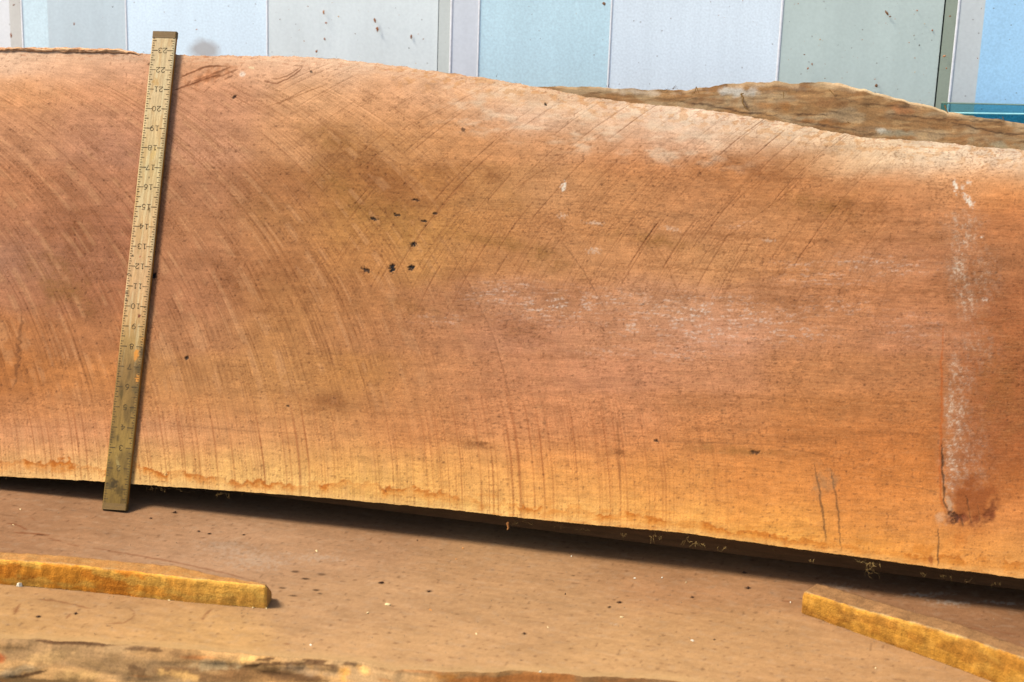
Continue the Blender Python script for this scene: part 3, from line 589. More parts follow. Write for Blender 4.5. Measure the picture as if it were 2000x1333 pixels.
f = fbm0(PX*.03, PY*.10, 155, 3); pt.mix(smooth(.58, .72, f)*smooth(60, 20, vbp-PY)*.4*smooth(700, 1000, PX), alb((206, 124, 44)))
# pale top edge with torn fibres
vtp = np.interp(PX, [p[0] for p in top_px], [p[1] for p in top_px]); dt = PY-vtp
pt.mix(smooth(30, 2, dt)*.3*smooth(1500, 1000, PX)*(.4+fbm0(PX*.02, PY*.2, 161, 3)), alb((240, 208, 182)))
f = fbm0(PX*.045, PY*.5, 163, 3); pt.mix(smooth(.66, .78, f)*smooth(30, 6, dt)*.5, alb((176, 100, 60)))
f = fbm(PX*.02, PY*.05, 165, 4); pt.mix(smooth(.40, .86, f)*.42*smooth(820, 900, PX)*smooth(1560, 1300, PX)*smooth(70, 40, np.abs(dt-55)), alb((234, 212, 190)))
f = fbm(PX*.05, PY*.09, 167, 4); pt.mix(smooth(.54, .68, f)*.45*smooth(700, 800, PX)*smooth(60, 10, dt), alb((206, 142, 76)))
# gouge beside the rule and curved scrape
pt.blob(412, 148, 62, 16, -22, alb((176, 106, 62)), .55, .7, .08, 5, .8)
for p_, w, k in (([(352, 152), (366, 145), (396, 133), (409, 129), (440, 130)], 2.2, .85), ([(336, 178), (371, 166), (404, 153), (430, 146)], 2.0, .8), ([(375, 160), (420, 143), (450, 131)], 2.2, .6), ([(420, 152), (465, 135)], 2.2, .6), ([(436, 156), (455, 147)], 1.6, .6), ([(450, 140), (466, 150)], 1.6, .5), ([(366, 165), (372, 158)], 3, .6),
                 ([(521, 161), (540, 163), (561, 155), (577, 145), (591, 131)], 1.5, .8), ([(528, 153), (545, 154), (560, 149), (576, 139), (588, 130)], 1.2, .7), ([(516, 158), (526, 161)], 4, .6), ([(573, 128), (592, 129)], 1, .6), ([(398, 182), (408, 170)], 1.5, .5)):
    pt.line(p_, w, alb((118, 62, 30)), k, seed=17)
pt.blob(473, 145, 7, 8, 10, alb((238, 218, 206)), .8, .3, .2, 3); pt.blob(492, 133, 8, 3, 10, alb((244, 220, 180)), .7, .3, .2, 3)
for x, y in ((296, 122), (292, 126)): pt.blob(x, y, 5, 4, 0, dkbr, .8, .4, .2)
# insect holes, specks
hole = alb((26, 18, 14))
for x, y, rx, ry, a_, k in ((812, 391, 8, 3, 10, .8), (850, 417, 7, 3, 8, .8), (775, 420, 8, 3.5, 10, .9), (828, 432, 7, 3, 8, .9), (730, 428, 12, 3.5, 8, .9), (808, 478, 9, 5, 15, 1), (716, 528, 12, 5, 30, .9), (766, 524, 7, 11, 5, 1), (804, 523, 9, 6, -10, 1), (801, 461, 6, 3, 0, .6),
                           (365, 700, 5, 5, 0, .9), (301, 538, 6, 7, 0, 1), (458, 190, 6, 3.5, -30, .8), (1066, 204, 3.5, 3.5, 0, 1), (608, 141, 3.5, 3.5, 0, .8), (905, 254, 7, 4, 30, .7), (563, 793, 4, 3, 0, .8), (1283, 862, 6, 5, 0, .8), (690, 780, 4, 3, 0, .6), (1255, 595, 4, 3, 0, .7),
                           (694, 487, 4, 3, 0, .6), (745, 500, 4, 4, 0, .5), (1210, 884, 12, 7, 10, .6), (1475, 884, 12, 5, 5, .7), (945, 866, 14, 4, 6, .6), (862, 640, 10, 3, 20, .6), (1380, 610, 6, 3, 0, .4), (630, 150, 3, 2, 0, .6), (160, 200, 4, 3, 0, .4)):
    pt.blob(x, y, rx, ry, a_, hole if k > .65 else brown, k, .55, .22, 31, .5)
pt.mix(smooth(.74, .86, gn(PX*.16, PY*.18, 171))*smooth(.5, .62, fbm(PX*.01, PY*.01, 173, 2))*.4, alb((110, 60, 34)))
pt.mix(smooth(.82, .90, gn(PX*.14, PY*.16, 175))*.5*smooth(20, 120, PY-vtp_), alb((100, 56, 32)))
# chalky bloom
f = fbm0(PX*.035, PY*.16, 181, 4); fz = fbm(PX*.15, PY*.2, 183, 3)
reg = np.zeros(len(PX))
for x, y, rx, ry, k in ((970, 575, 50, 20, .8), (1090, 600, 90, 28, .9), (1200, 585, 70, 18, .7), (1350, 612, 110, 32, 1), (1385, 650, 80, 20, .9), (1250, 640, 60, 20, .7), (1470, 622, 90, 26, .8), (1540, 652, 80, 18, .7), (1700, 515, 90, 16, .6), (1620, 545, 80, 14, .5), (1640, 600, 80, 20, .4),
                        (860, 625, 40, 12, .5), (1330, 690, 80, 16, .5), (1760, 525, 60, 14, .6), (1560, 520, 60, 12, .4), (1200, 690, 60, 12, .4), (1450, 440, 30, 10, .5), (1000, 560, 60, 14, .5), (1780, 640, 70, 30, .3), (1420, 585, 60, 10, .6)):
    reg = np.maximum(reg, k*np.exp(-((PX-x)/rx)**2-((PY-y)/ry)**2))
pt.mix(reg*smooth(.48, .74, f)*(.1+1.0*smooth(.42, .66, fz))*.68, white); pt.mix(reg*.12, alb((214, 170, 146)))
reg = np.zeros(len(PX))
for x, y, rx, ry, k in ((1880, 435, 34, 24, .55), (1884, 470, 26, 20, .6), (1872, 520, 18, 36, .8), (1888, 580, 20, 40, .7), (1920, 540, 30, 60, .3), (1868, 720, 14, 26, .75), (1885, 745, 16, 26, .5), (1856, 800, 10, 50, 1), (1872, 830, 18, 70, .75), (1862, 900, 20, 60, .8), (1858, 960, 12, 40, .7), (1855, 1000, 8, 16, .6),
                        (1890, 900, 36, 90, .35), (1905, 680, 40, 40, .3)):
    reg = np.maximum(reg, k*np.exp(-((PX-x)/rx)**2-((PY-y)/ry)**2))
f = .55*fbm0((PX-.30*PY+10*(brk3-.5))*.10, PY*.03, 185, 4, .7)+.45*fbm(PX*.11, PY*.10, 187, 4, .75)
pt.mix(reg*.25, alb((186, 150, 128))); pt.mix(reg*smooth(.42, .66, f)*(.3+.8*smooth(.4, .65, fz))*.9, alb((220, 198, 180)))
for x, y, rx, ry, a_, k in ((1866, 365, 6, 16, -14, .9), (1893, 394, 7, 17, -40, .95), (1884, 382, 5, 8, -30, .8), (1892, 357, 6, 6, 0, .7), (1880, 366, 5, 8, 0, .5), (1101, 364, 6, 13, 15, .85), (1098, 422, 10, 7, 0, .5), (1160, 490, 16, 8, 0, .5), (1160, 436, 22, 5, 5, .5), (1917, 463, 5, 2.5, 0, .9), (1925, 586, 7, 4, 0, .7), (1310, 447, 20, 6, 10, .4), (1500, 470, 14, 5, 0, .4)):
    pt.blob(x, y, rx, ry, a_, alb((238, 224, 212)), k*(1 if rx < 9 else .6), .9, .2, 41, 1.0)
# grey-brown drip stain, cracks and the rusty pocket at the right
pt.line([(1842, 640), (1838, 720), (1840, 800), (1836, 900), (1838, 975), (1846, 1000)], 3, rust, .6, wob=2, seed=19); pt.line([(1840, 860), (1842, 930), (1845, 985), (1856, 1002)], 2.4, alb((70, 50, 34)), .8, wob=2, seed=21)
pt.blob(1896, 978, 62, 56, 0, alb((148, 78, 34)), .85, .35, .04, 61, .6); pt.blob(1890, 1040, 60, 26, 0, alb((190, 112, 50)), .5, .5, .04, 62, .9); pt.blob(1885, 1016, 52, 16, 8, alb((112, 50, 16)), .75, .6, .06, 63, .8); pt.blob(1932, 1000, 16, 28, 35, alb((112, 54, 20)), .7, .7, .07, 65, .7)
pt.blob(1862, 1010, 16, 12, 40, alb((70, 36, 14)), .8, .7, .1, 67, .6); pt.blob(1872, 1055, 26, 16, 0, alb((196, 112, 44)), .5, .9, .06, 69, .9); pt.blob(1838, 1015, 16, 16, 0, alb((218, 168, 132)), .6, .5, .06, 68, .8)
pt.blob(1855, 985, 8, 22, -10, alb((206, 170, 140)), .6, .5, .1, 70, .7)
for p_, w, k in (([(1876, 1005), (1880, 1022), (1882, 1032)], 2, .8), ([(1888, 970), (1893, 1000), (1898, 1026)], 1.6, .7), ([(1910, 985), (1914, 1018)], 1.6, .5), ([(1832, 1032), (1833, 1070), (1832, 1108)], 2.0, .95), ([(1590, 905), (1600, 955), (1607, 1005), (1614, 1060)], 3.2, .8), ([(1622, 915), (1632, 965), (1638, 1010), (1643, 1078)], 2.6, .75), ([(1750, 948), (1800, 955), (1835, 962)], 1.8, .4)):
    pt.line(p_, w*.8, alb((84, 58, 38)), k*.85, wob=1.5, seed=23)
pt.blob(1612, 940, 30, 34, -10, alb((150, 116, 84)), .5, .6, .06, 77, .9); pt.blob(1818, 1095, 6, 12, 0, alb((150, 72, 20)), .7, .5, .1, 79, .7); pt.blob(1800, 1075, 26, 18, 0, alb((214, 128, 44)), .5, .8, .06, 80, .9)
pt.line([(44, 600), (38, 660), (34, 720), (24, 765)], 5, alb((112, 66, 36)), .55, wob=5, seed=25)
pt.line([(1205, 820), (1208, 870), (1212, 960)], 3.5, alb((150, 92, 52)), .45, wob=2, seed=27)
# overall tiny grain per point
pt.mul(1+.10*(vn(PX*.9, PY*.9, 191)-.5)+.16*(vn(PX*.45, PY*.45, 193)-.5))
# relief: kerfs are real grooves, holes are sunk
D = .00030*kerf1 + .0004*l2*m2*seg + .0004*(fbm(PX*.02, PY*.05, 195, 3)-.5) + .00005*(vn(PX*.6, PY*.6, 197)-.5)
lum = pt.c.mean(1); D = D + .0012*smooth(.06, .02, lum)
g_ = np.clip(1-np.hypot((PX-412)/70, (PY-150)/26), 0, 1); D = D + .003*g_*fbm(PX*.06, PY*.08, 199, 3)
P = P0-D[:, None]*N_
TH = 0.072
off = nr*nc
wprof = np.interp(us, [us[0], face_uv(np.array(640.), np.array(973.))[0], face_uv(np.array(1000.), np.array(1010.))[0], face_uv(np.array(1340.), np.array(1041.))[0], us[-1]], [-.62, -.52, -.36, -.29, -.27])
bb = face_pt(us, vb-wprof*-1*TH*1.0 if False else vb-(-wprof)*-TH, np.full(nc, TH)) if False else face_pt(us, vb+(-wprof)*TH, np.full(nc, TH))
tb = face_pt(us, vt-.30*TH, np.full(nc, TH))
i = np.arange(nc-1)
Fb = np.stack([off+i, off+i+1, off+nc+i+1, off+nc+i], -1)[:, ::-1]
back = np.concatenate([bb, tb]); cback = np.repeat(alb((190, 130, 85))[None], 2*nc, 0)
mesh('sawn_board', np.concatenate([P, back]), np.concatenate([grid_faces(nr, nc), Fb]), M_FACE, lean, col=np.concatenate([pt.c, cback]))
for e in (0, nc-1):
    q = [P0[e], P0[(nr-1)*nc+e], tb[e], bb[e]]
    mesh('end_grain', q, [(0, 1, 2, 3)], wood('end_grain_wood', attr=False, color=alb((190, 130, 85))), lean, smooth_=False)
# under edge with remains of bark, upper edge
nb = 26; a = np.linspace(0, 1, nb)
def edge_strip(vline, slope, seed, bump, colr):
    T = np.repeat(a[:, None], nc, 1); U = np.repeat(us[None], nb, 0)
    ends = np.clip(T*6, 0, 1)*np.clip((1-T)*6, 0, 1)
    lump = ((fbm(U*22, T*3, seed, 4)-.5)*bump + (fbm(U*120, T*12, seed+3, 3)-.5)*bump*.35)*ends
    Vv = vline[None]+slope[None]*T*TH + lump
    Q = face_pt(U, Vv, T*TH).reshape(-1, 3); s = U.ravel(); t = T.ravel()
    cc = np.repeat(alb(colr)[None], len(Q), 0); p = Paint(s, t, cc)
    p.mix(smooth(.48, .62, fbm(s*14, t*3, seed+5, 4))*.7, alb((44, 34, 20))); p.mix(smooth(.55, .65, fbm(s*40, t*6, seed+7, 4))*.4, alb((100, 78, 45)))
    return Q, p.c
Q, cc = edge_strip(vb, -wprof, 211, .010, (70, 52, 32)); mesh('bark_edge', Q, grid_faces(nb, nc, flip=True), M_BARK, lean, col=cc)
Q, cc = edge_strip(vt, np.full(nc, -.30), 221, .006, (190, 140, 100)); mesh('bark_edge', Q, grid_faces(nb, nc), M_BARK, lean, col=cc)
# torn strip of inner bark along the top left
up = [(-200, 90), (0, 90), (30, 90), (60, 89.5), (100, 90), (135, 89), (180, 91), (232, 92), (240, 95), (262, 99), (292, 105)]; dn = [(-200, 101), (0, 100.5), (65, 101), (80, 103), (110, 102), (140, 103.5), (160, 104), (200, 103), (240, 105), (292, 108)]
uu, uv_ = face_uv(np.array([p[0] for p in up], float), np.array([p[1] for p in up], float)); du, dv_ = face_uv(np.array([p[0] for p in dn], float), np.array([p[1] for p in dn], float))
n_c, n_r = 420, 26
ss = np.linspace(max(uu[0], du[0]), min(uu[-1], du[-1]), n_c); t = np.linspace(0, 1, n_r)
top = np.interp(ss, uu, uv_)+.0022*(fbm(ss*120, ss*0, 231, 3)-.5); bot = np.interp(ss, du, dv_)+.003*(fbm(ss*90, ss*0, 233, 3)-.5)
S = np.repeat(ss[None], n_r, 0); T = np.repeat(t[:, None], n_c, 1); VV = bot[None]+(top-bot)[None]*T
dep = .0005-.004*np.sin(np.pi*np.clip(T*.9+.1, 0, 1))*np.clip((ss[-1]-S)/.05, 0, 1) - .002*(fbm(S*70, T*3, 235, 4)-.3) + .010*T**3
Q = face_pt(S, VV, dep).reshape(-1, 3); s = S.ravel(); t_ = T.ravel()
cc = np.repeat(alb((232, 182, 142))[None], len(Q), 0); p = Paint(s, t_, cc)
p.mix(smooth(.5, .62, fbm(s*30, t_*4, 237, 4))*.6, alb((214, 140, 92))); p.mix(smooth(.6, .68, fbm(s*60, t_*7, 239, 4))*.8, alb((150, 84, 46))); p.mix(smooth(.16, .0, t_)*.5, alb((170, 104, 62)))
p.mix(smooth(.58, .66, fbm(s*45+4, t_*5, 241, 4))*.5, alb((244, 206, 172)))
# a back sheet closes the strip
Q2 = face_pt(S, VV-.001, np.maximum(dep+.004, .002)).reshape(-1, 3)
n0 = len(Q)
Fs = np.concatenate([grid_faces(n_r, n_c), grid_faces(n_r, n_c, off=n0, flip=True)])
mesh('torn_bark_strip', np.concatenate([Q, Q2]), Fs, M_BARK, lean, col=np.concatenate([p.c, p.c]))

# =================================================================== slab behind with weathered bark edge
L_REAR = L_FACE*np.array([1.18, 1.18, 1.12])
rear = empty('rear_slab', tuple(face_pt(np.array(1.0), np.array(.2), 0.13)))
tag(rear, 'grey brown weathered bark edged slab standing behind the leaning sawn slab', 'wood slab')
D0, D1 = 0.082, 0.150
rt = [(-150, 150), (300, 158), (700, 168), (900, 185), (1000, 178), (1058, 170), (1109, 169), (1176, 172), (1278, 176), (1335, 177), (1394, 168), (1440, 163), (1478, 161), (1514, 160), (1553, 164), (1578, 162), (1600, 160), (1634, 164), (1684, 174), (1715, 183), (1765, 196), (1816, 208), (1856, 219), (1883, 224), (1937, 233), (2000, 241), (2250, 275)]  # left stretch is unseen, added to block light from behind the gap
ru, rv = face_uv(np.array([p[0] for p in rt], float), np.array([p[1] for p in rt], float), D1)
n_c, n_r = 760, 70
ss = np.linspace(ru[0]-.1, ru[-1]-.04, n_c); vtop = np.interp(ss, ru, rv)+.0016*(fbm(ss*60, ss*0, 251, 3)-.5)*2
vlow = np.interp(ss, us, vt) - .022
t = np.linspace(0, 1, n_r); S = np.repeat(ss[None], n_r, 0); T = np.repeat(t[:, None], n_c, 1)
# back rim height given, front lip just below the crest of the sawn slab
VV = vlow[None] + (vtop-vlow)[None]*T**.9
dep = D0+(D1-D0)*T
env = np.clip(T*6, 0, 1)*np.clip((1-T)*7, 0, 1)
lump = (fbm0(S*7, T*1.4, 253, 3)-.5)*.016 + (fbm0(S*18, T*5, 255, 3)-.5)*.004 + (fbm0(S*70, T*26, 257, 3)-.5)*.0014
Q = face_pt(S, VV, dep-lump*env).reshape(-1, 3); PX, PY = project(Q); s = S.ravel(); t_ = T.ravel()
cc = np.repeat(alb((150, 112, 74), L_REAR)[None], len(Q), 0); p = Paint(PX, PY, cc)
p.mix(smooth(.46, .66, fbm0(PX*.009, PY*.03, 261, 3))*.6, alb((164, 142, 114), L_REAR)); p.mix(smooth(.5, .7, fbm0(PX*.012+3, PY*.04, 263, 3))*.55, alb((136, 92, 54), L_REAR))
p.mix(smooth(.60, .75, fbm0(PX*.02, PY*.16, 265, 4))*.5, alb((100, 70, 44), L_REAR)); p.mix(smooth(.58, .75, fbm0(PX*.02, PY*.12, 267, 4))*.4, alb((186, 152, 110), L_REAR))
for x, y, rx, ry, a_, c_, k in ((1440, 178, 60, 12, 0, (190, 186, 182), .7), (1250, 180, 90, 8, 3, (196, 176, 156), .7), (1724, 256, 16, 9, 0, (214, 206, 192), .8), (1770, 262, 60, 8, 4, (140, 132, 112), .6), (1620, 200, 60, 12, 5, (140, 96, 60), .6), (1760, 215, 40, 10, 10, (176, 116, 74), .6), (1950, 285, 60, 12, 8, (168, 158, 132), .6),
                               (1500, 205, 80, 12, 5, (150, 98, 48), .6), (1600, 238, 60, 8, 6, (160, 104, 52), .6), (1385, 195, 50, 8, 5, (130, 84, 46), .6), (1850, 250, 70, 10, 8, (136, 94, 56), .6), (1950, 255, 50, 8, 8, (116, 82, 50), .6), (1560, 172, 40, 8, 0, (112, 96, 84), .5)):
    p.blob(x, y, rx, ry, a_, alb(c_, L_REAR), k, .7, .05, 7, .9)
for p_, w, k in (([(1330, 200), (1390, 206), (1450, 220), (1520, 226)], 2, .7), ([(1448, 186), (1452, 200), (1462, 216)], 3, .8), ([(1540, 222), (1620, 226)], 1.6, .6), ([(1620, 190), (1700, 204), (1800, 212)], 1.5, .5), ([(1520, 230), (1640, 250), (1720, 262)], 1.8, .5), ([(1730, 222), (1820, 232), (1900, 236)], 1.8, .6), ([(1850, 238), (1960, 262), (2000, 264)], 2.2, .7), ([(1630, 178), (1632, 190)], 2, .5), ([(1900, 236), (1960, 240)], 3, .6)):
    p.line(p_, w, alb((64, 42, 24), L_REAR), k, wob=2, seed=33)
p.mix(smooth(.955, .985, t_)*smooth(1580, 1640, PX)*smooth(1900, 1840, PX), alb((240, 206, 164), L_REAR))
p.mix(smooth(.10, .03, 1-t_)*smooth(.5, .6, fbm(PX*.02, PY*0, 269, 3))*.5, alb((214, 178, 140), L_REAR))
zb = lambda d_: np.full(n_c, (ZLOW+.0005-FACE0[2]+d_*math.sin(LEAN))/math.cos(LEAN))
Pf = face_pt(ss, zb(D0), np.full(n_c, D0)); Pb = face_pt(ss, zb(D1), np.full(n_c, D1))
n0 = len(Q); i = np.arange(n_c-1)
Fr = np.concatenate([grid_faces(n_r, n_c), np.stack([n0+i, n0+i+1, i+1, i], -1), np.stack([(n_r-1)*n_c+i, (n_r-1)*n_c+i+1, n0+n_c+i+1, n0+n_c+i], -1)])
mesh('bark_edge', Q, grid_faces(n_r, n_c), M_BARK, rear, col=p.c)
Vr = np.concatenate([face_pt(ss, vlow, np.full(n_c, D0)), face_pt(ss, vtop, np.full(n_c, D1)), Pf, Pb])
Fr = np.concatenate([np.stack([2*n_c+i, 2*n_c+i+1, i+1, i], -1), np.stack([n_c+i, n_c+i+1, 3*n_c+i+1, 3*n_c+i], -1), np.stack([3*n_c+i, 3*n_c+i+1, 2*n_c+i+1, 2*n_c+i], -1)])
mesh('sawn_board', Vr, Fr, wood('rear_wood', attr=False, color=alb((190, 130, 85), L_REAR)), rear)

# =================================================================== wooden rule
rule = empty('wooden_rule', (0, 0, 0))
tag(rule, 'worn two foot wooden rule propped upright against the sawn face, figures upside down', 'ruler')
ANG = math.radians(-3.25); LIFT = 0.004
def rdir():
    d = V_*math.cos(ANG)+X_*math.sin(ANG)
    d = d+N_*(LIFT/0.6); d /= np.linalg.norm(d)
    w = X_*math.cos(ANG)-V_*math.sin(ANG); w -= d*(w@d); w /= np.linalg.norm(w)
    return d, w, np.cross(w, d)
RD, RW, RN = rdir()
LEN, HW = 23.97*.0254, 0.0157
def rp(s, w, h=0.0): return s[..., None]*RD + w[..., None]*RW + np.asarray(h)[..., None]*RN
n_c, n_r = 36, 620
w = np.linspace(-HW, HW, n_c); s = np.linspace(0, LEN, n_r)
Sg = np.repeat(s[:, None], n_c, 1); Wg = np.repeat(w[None], n_r, 0)
edge = np.clip((np.abs(Wg)-(HW-.0012))/.0012, 0, 1); Hg = -.0008*edge**2 - .0002*fbm(Wg*300, Sg*40, 301, 3)
Q = rp(Sg, Wg, Hg).reshape(-1, 3); inch = Sg.ravel()/.0254; wf = Wg.ravel()/HW
PX, PY = project(Q)
K = [(0, (126, 98, 50)), (1.5, (142, 112, 60)), (3, (160, 128, 72)), (5, (150, 116, 68)), (7, (148, 114, 72)), (8.3, (178, 142, 94)), (9.5, (204, 162, 118)), (11, (210, 168, 130)), (13, (208, 168, 130)), (15, (210, 176, 136)), (17, (204, 178, 138)), (19, (212, 182, 144)), (21, (214, 186, 152)), (24, (212, 186, 156))]
cc = np.stack([np.interp(inch, [k[0] for k in K], lin(np.array([k[1] for k in K]))[:, j]) for j in range(3)], -1)/L_FACE*np.array([1.0, 1.0, .92])
p = Paint(PX, PY, cc)
f = fbm(wf*3, inch*.5, 311, 4); p.mul(.84+.32*f); f = fbm(wf*14, inch*.8, 313, 3); p.mul(.88+.24*f)
grime = smooth(9.5, 6, inch); f = fbm(wf*1.6+2, inch*.9, 315, 4)
p.mix(grime*smooth(.42, .8, f)*.55, alb((92, 72, 42))); p.mix(smooth(.56, .7, fbm(wf*2, inch*.6, 317, 3))*.35*(1-grime), alb((196, 150, 92)))
p.mix(smooth(.6, .72, fbm(wf*4, inch*.4+7, 319, 3))*.35*(1-grime), alb((236, 220, 180)))
org = alb((226, 150, 66))
for x, y, rx, ry, a_, c_, k in ((266, 692, 5.5, 15, 8, org, .95), (269, 740, 6, 9, 5, org, .9), (280, 665, 6, 8, 0, org, .5), (276, 688, 5, 16, 5, alb((98, 82, 62)), .8), (270, 720, 7, 12, 5, alb((92, 76, 48)), .7), (264, 762, 9, 12, 5, alb((98, 84, 54)), .6), (272, 617, 4.5, 4.5, 0, alb((110, 40, 24)), .95), (283, 600, 2.5, 2.5, 0, hole, .9), (291, 410, 4, 7, 0, alb((120, 92, 52)), .8),
                               (291, 347, 2.2, 2.6, 0, alb((70, 50, 30)), .8), (259, 499, 2.4, 2.4, 0, hole, .8), (249, 536, 2.5, 2.5, 0, hole, .8), (255, 537, 3, 2.5, 0, alb((70, 50, 30)), .7), (248, 572, 5, 5, 0, alb((60, 44, 28)), .7), (247, 587, 3, 4, 0, alb((60, 44, 28)), .7), (274, 502, 1.6, 1.6, 0, alb((180, 50, 30)), .8), (304, 161, 8, 10, -30, alb((204, 156, 88)), .6), (300, 300, 6, 18, 15, alb((226, 188, 116)), .5),
                               (222, 945, 9, 14, 10, alb((62, 50, 30)), .85), (234, 960, 12, 12, 10, alb((84, 66, 30)), .7), (212, 948, 7, 9, 0, alb((84, 72, 44)), .7), (237, 770, 4, 14, 5, alb((92, 76, 40)), .6), (230, 855, 4, 10, 10, alb((76, 64, 40)), .6), (258, 800, 7, 9, 0, alb((90, 76, 46)), .6), (246, 795, 5, 6, 0, alb((110, 92, 52)), .5), (230, 905, 4, 16, -10, alb((190, 166, 110)), .5), (217, 765, 4, 14, 5, alb((104, 92, 40)), .5)):
    p.blob(x, y, rx, ry, a_, c_, k, .5, .2, 51, .6)
p.mul(1+.14*(vn(PX*.6, PY*.6, 321)-.5))
n0 = len(Q); Bk = rp(np.array([0, 0, LEN, LEN]), np.array([-HW, HW, HW, -HW]), np.full(4, -RULE_T))
mesh('blade', Q, grid_faces(n_r, n_c), M_RULE, rule, col=p.c)
# sides and back
side = []
hE = float(Hg[0, -1])
prof = [(-HW, -.0009), (-HW, -RULE_T), (HW, -RULE_T), (HW, -.0009)]
V = [rp(np.array(z), np.array(a_), np.array(b_)) for z in (0.0, LEN) for (a_, b_) in prof]
mesh('side_edge', V, [(0, 1, 5, 4), (1, 2, 6, 5), (2, 3, 7, 6), (0, 3, 2, 1), (4, 5, 6, 7)], wood('rule_side', attr=False, color=alb((206, 142, 58)), amt=.3, grain=(200, 200, 20)), rule, smooth_=False)
# brass tips
brass = wood('aged_brass', attr=False, color=alb((122, 92, 46)), rough=.5, amt=.3, fine_amt=.4, spec=.2)
brass2 = wood('dirty_brass', attr=False, color=alb((130, 98, 44)), rough=.5, amt=.3, fine_amt=.4, spec=.2)
for (s0, s1, mt) in ((LEN-.0078, LEN+.0006, brass), (-.0004, .0078, brass2)):
    hw = HW+.0004; V = []
    for z in (s0, s1):
        r_ = 0.0016
        ring = [(-hw, -RULE_T-.0003), (hw, -RULE_T-.0003), (hw, .0004-r_), (hw-.0006, .0004-.0003), (hw-r_, .0005), (-hw+r_, .0005), (-hw+.0006, .0001), (-hw, .0004-r_)]
        V += [rp(np.array(z), np.array(a_), np.array(b_)) for a_, b_ in ring]
    k = 8; Fc = [(j, (j+1) % k, k+(j+1) % k, k+j) for j in range(k)]+[tuple(range(k))[::-1], tuple(range(k, 2*k))]
    mesh('brass_tip', V, Fc, mt, rule, smooth_=False)
# graduations
V, F = [], []
def quad(s0, s1, w0, w1, h=.00012):
    b0 = len(V)
    for (a_, b_) in ((s0, w0), (s0, w1), (s1, w1), (s1, w0)): V.append(rp(np.array(a_), np.array(b_), np.array(h)))
    F.append((b0, b0+1, b0+2, b0+3))
for k in range(3, 24*8-2):
    s0 = k*.0254/8; L = .0098 if k % 8 == 0 else .0066 if k % 4 == 0 else .0048 if k % 2 == 0 else .0034
    for sg in (-1, 1):
        if random.random() < (.05 if k < 72 else .02): continue
        l = L*random.uniform(.88, 1.05); th = .00042*random.uniform(.8, 1.25)
        a_, b_ = sorted((sg*(HW-.0014), sg*(HW-l))); quad(s0-th, s0+th, a_, b_, .00012 if random.random() else 0)
ink = wood('ink', attr=False, color=alb((88, 70, 48)), amt=.7, fine=500, fine_amt=.8, rough=.7)
mesh('graduation_mark', np.array(V), F, ink, rule, smooth_=False)
# figures, one stroke wide, read from the other end
def arcp(cx, cy, rx, ry, a0, a1, n=12): return [(cx+rx*math.cos(math.radians(a0+(a1-a0)*k/n)), cy+ry*math.sin(math.radians(a0+(a1-a0)*k/n))) for k in range(n+1)]
DIG = {'0': [arcp(.5, .5, .42, .5, 0, 360, 20)], '1': [[(.25, .8), (.5, 1), (.5, 0)], [(.12, 0), (.88, 0)]],
       '2': [arcp(.5, .72, .38, .28, 170, -40, 10)+[(.1, 0), (.92, 0), (.95, .12)]], '3': [arcp(.47, .74, .36, .26, 160, -80, 10)+arcp(.47, .27, .42, .27, 80, -160, 12)],
       '4': [[(.72, 0), (.72, 1), (.08, .3), (.95, .3)], [(.5, 0), (.92, 0)]], '5': [[(.85, 1), (.22, 1), (.16, .56)]+arcp(.47, .32, .42, .32, 130, -155, 12)],
       '6': [arcp(.5, .31, .4, .31, 0, 360, 16), [(.12, .36), (.2, .7), (.5, .97), (.8, .95)]], '7': [[(.08, .86), (.1, 1), (.92, 1), (.5, .4), (.42, 0)]],
       '8': [arcp(.5, .76, .32, .24, 0, 360, 14), arcp(.5, .27, .42, .27, 0, 360, 16)], '9': [arcp(.5, .69, .4, .31, 0, 360, 16), [(.88, .64), (.8, .3), (.5, .03), (.2, .05)]]}
V, F = [], []
def stroke(pts, th, h):
    for (a_, b_) in zip(pts[:-1], pts[1:]):
        dx, dy = b_[0]-a_[0], b_[1]-a_[1]; l = math.hypot(dx, dy) or 1; nx, ny = -dy/l*th, dx/l*th; ex_, ey_ = dx/l*th*.6, dy/l*th*.6
        b0 = len(V)
        for (q, sgn, e) in ((a_, 1, -1), (a_, -1, -1), (b_, -1, 1), (b_, 1, 1)):
            V.append(rp(np.array(q[1]+sgn*ny+e*ey_), np.array(q[0]+sgn*nx+e*ex_), np.array(h)))
        F.append((b0, b0+1, b0+2, b0+3))
CH, CW = .0064, .0054
for n in range(2, 24):
    st_ = str(n); tot = len(st_)*CW + (len(st_)-1)*.0012
    for k, ch in enumerate(st_):
        ox = tot/2 - k*(CW+.0012)      # turned half round: reads from the far end
        for j, pl in enumerate(DIG[ch]):
            stroke([(ox-x*CW+(0 if n > 9 else .0004), n*.0254+CH/2-y*CH) for x, y in pl], .00034, .00013+.00001*j)
mesh('figure', np.array(V), F, ink, rule, smooth_=False)

